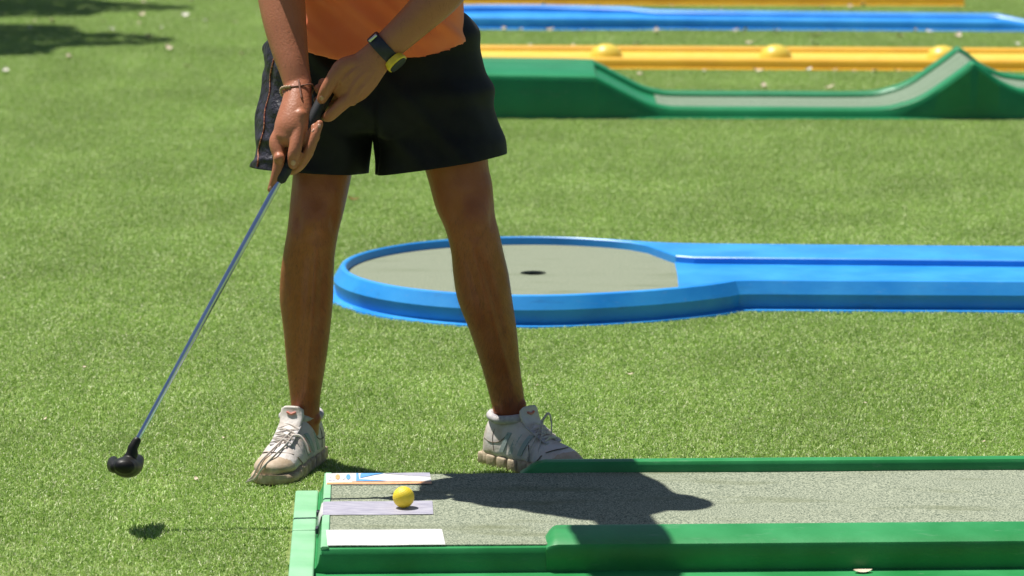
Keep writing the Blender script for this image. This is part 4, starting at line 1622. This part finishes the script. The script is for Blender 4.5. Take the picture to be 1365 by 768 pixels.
# everything within reach of a rejected big patch gets small tufts
RJ = BP[~ok]
sx_, sy_ = np.meshgrid(np.arange(-.095, .0951, .038), np.arange(-.095, .0951, .038))
SP = (RJ[:, None, :] + np.stack([sx_.ravel(), sy_.ravel()], 1)[None]).reshape(-1, 2)
SP += RNG.uniform(-.012, .012, SP.shape)
oks = np.ones(len(SP), bool)
for k, poly in enumerate(FOOT):
    oks &= ~inside(SP, poly)
    oks &= segdist(SP, poly) > SR_ * .75
SP = SP[oks]
# an extra, tighter row hugging every edge
EP = []
for poly in FOOT:
    for i in range(len(poly)):
        a = np.array(poly[i]); b = np.array(poly[(i + 1) % len(poly)])
        ln = np.linalg.norm(b - a)
        if ln < 1e-5: continue
        nn = np.array([b[1] - a[1], a[0] - b[0]]) / ln
        for t in np.arange(0, ln, .016):
            for sgn in (-1, 1):
                EP.append(a + (b - a) * t / ln + nn * sgn * RNG.uniform(.013, .022))
EP = np.array(EP)
oke = np.ones(len(EP), bool)
for poly in FOOT:
    oke &= ~inside(EP, poly)
    oke &= segdist(EP, poly) > .010
EP = EP[oke & (EP[:, 0] > X0) & (EP[:, 0] < X1) & (EP[:, 1] > Y0)]
BPk = BP[ok]
Vb, cb = blades(BR, 3600)
Vs, cs_ = blades(SR_, 140)
Ve, ce_ = blades(.011, 22)
verts = []
faces = []
kinds = []
bcs = []
base = 0
for V, c, kd in ((Vb, cb, 0), (Vs, cs_, 1), (Ve, ce_, 2)):
    n_ = len(V)
    verts.append(V.reshape(-1, 3))
    i = base + 5 * np.arange(n_)
    faces += [tuple(q) for q in np.stack([i, i + 1, i + 2, i + 3], 1).tolist()]
    faces += [tuple(q) for q in np.stack([i + 3, i + 2, i + 4], 1).tolist()]
    kinds.append(np.full(n_ * 5, kd))
    bcs.append(np.repeat(c, 5))
    base += n_ * 5
for P_, kd in ((BPk, 10), (SP, 11), (EP, 12)):
    verts.append(np.concatenate([P_ - np.array([[0, 12.8]]), np.zeros((len(P_), 1))], 1))
    kinds.append(np.full(len(P_), kd))
    bcs.append(np.zeros(len(P_)))
verts = np.concatenate(verts)
kinds = np.concatenate(kinds).astype(np.int32)
bcs = np.concatenate(bcs)
me = bpy.data.meshes.new('grass')
me.from_pydata(verts.tolist(), [], faces)
a_ = me.attributes.new('kd', 'INT', 'POINT')
a_.data.foreach_set('value', kinds)
a_ = me.attributes.new('bc', 'FLOAT', 'POINT')
a_.data.foreach_set('value', bcs)
me.materials.append(MATS['turf_blade'])
me.polygons.foreach_set('use_smooth', [True] * len(me.polygons))
grass = bpy.data.objects.new('grass', me)
grass.location = (0, 12.8, .001)
COL.objects.link(grass)
tag(grass, 'short green artificial turf blades covering the lawn', 'grass', kind='stuff')
ng = bpy.data.node_groups.new('turf', 'GeometryNodeTree')
ng.interface.new_socket('Geometry', in_out='INPUT', socket_type='NodeSocketGeometry')
ng.interface.new_socket('Geometry', in_out='OUTPUT', socket_type='NodeSocketGeometry')
N_ = ng.nodes
gi = N_.new('NodeGroupInput')
go = N_.new('NodeGroupOutput')
na = N_.new('GeometryNodeInputNamedAttribute')
na.data_type = 'INT'
na.inputs['Name'].default_value = 'kd'
jn = N_.new('GeometryNodeJoinGeometry')


def pick(val):
    cmp_ = N_.new('FunctionNodeCompare')
    cmp_.data_type = 'INT'
    cmp_.operation = 'EQUAL'
    ins = [s for s in cmp_.inputs if s.type == 'INT']
    ng.links.new([s for s in na.outputs if s.enabled][0], ins[0])
    ins[1].default_value = val
    sp = N_.new('GeometryNodeSeparateGeometry')
    sp.domain = 'POINT'
    ng.links.new(gi.outputs[0], sp.inputs[0])
    ng.links.new(cmp_.outputs[0], sp.inputs[1])
    return sp.outputs[0]


for k in (0, 1, 2):
    iop = N_.new('GeometryNodeInstanceOnPoints')
    ng.links.new(pick(10 + k), iop.inputs['Points'])
    ng.links.new(pick(k), iop.inputs['Instance'])
    rv = N_.new('FunctionNodeRandomValue')
    rv.data_type = 'FLOAT_VECTOR'
    rv.inputs[0].default_value = (0, 0, 0)
    rv.inputs[1].default_value = (0, 0, 6.283)
    ng.links.new(rv.outputs[0], iop.inputs['Rotation'])
    rs = N_.new('FunctionNodeRandomValue')
    rs.data_type = 'FLOAT_VECTOR'
    rs.inputs[0].default_value = (.95, .95, .85)
    rs.inputs[1].default_value = (1.05, 1.05, 1.12)
    rs.inputs['Seed'].default_value = 5
    ng.links.new(rs.outputs[0], iop.inputs['Scale'])
    ng.links.new(iop.outputs[0], jn.inputs[0])
ng.links.new(jn.outputs[0], go.inputs[0])
gm = grass.modifiers.new('turf', 'NODES')
gm.node_group = ng
print('grass', len(BPk), len(SP), len(EP))
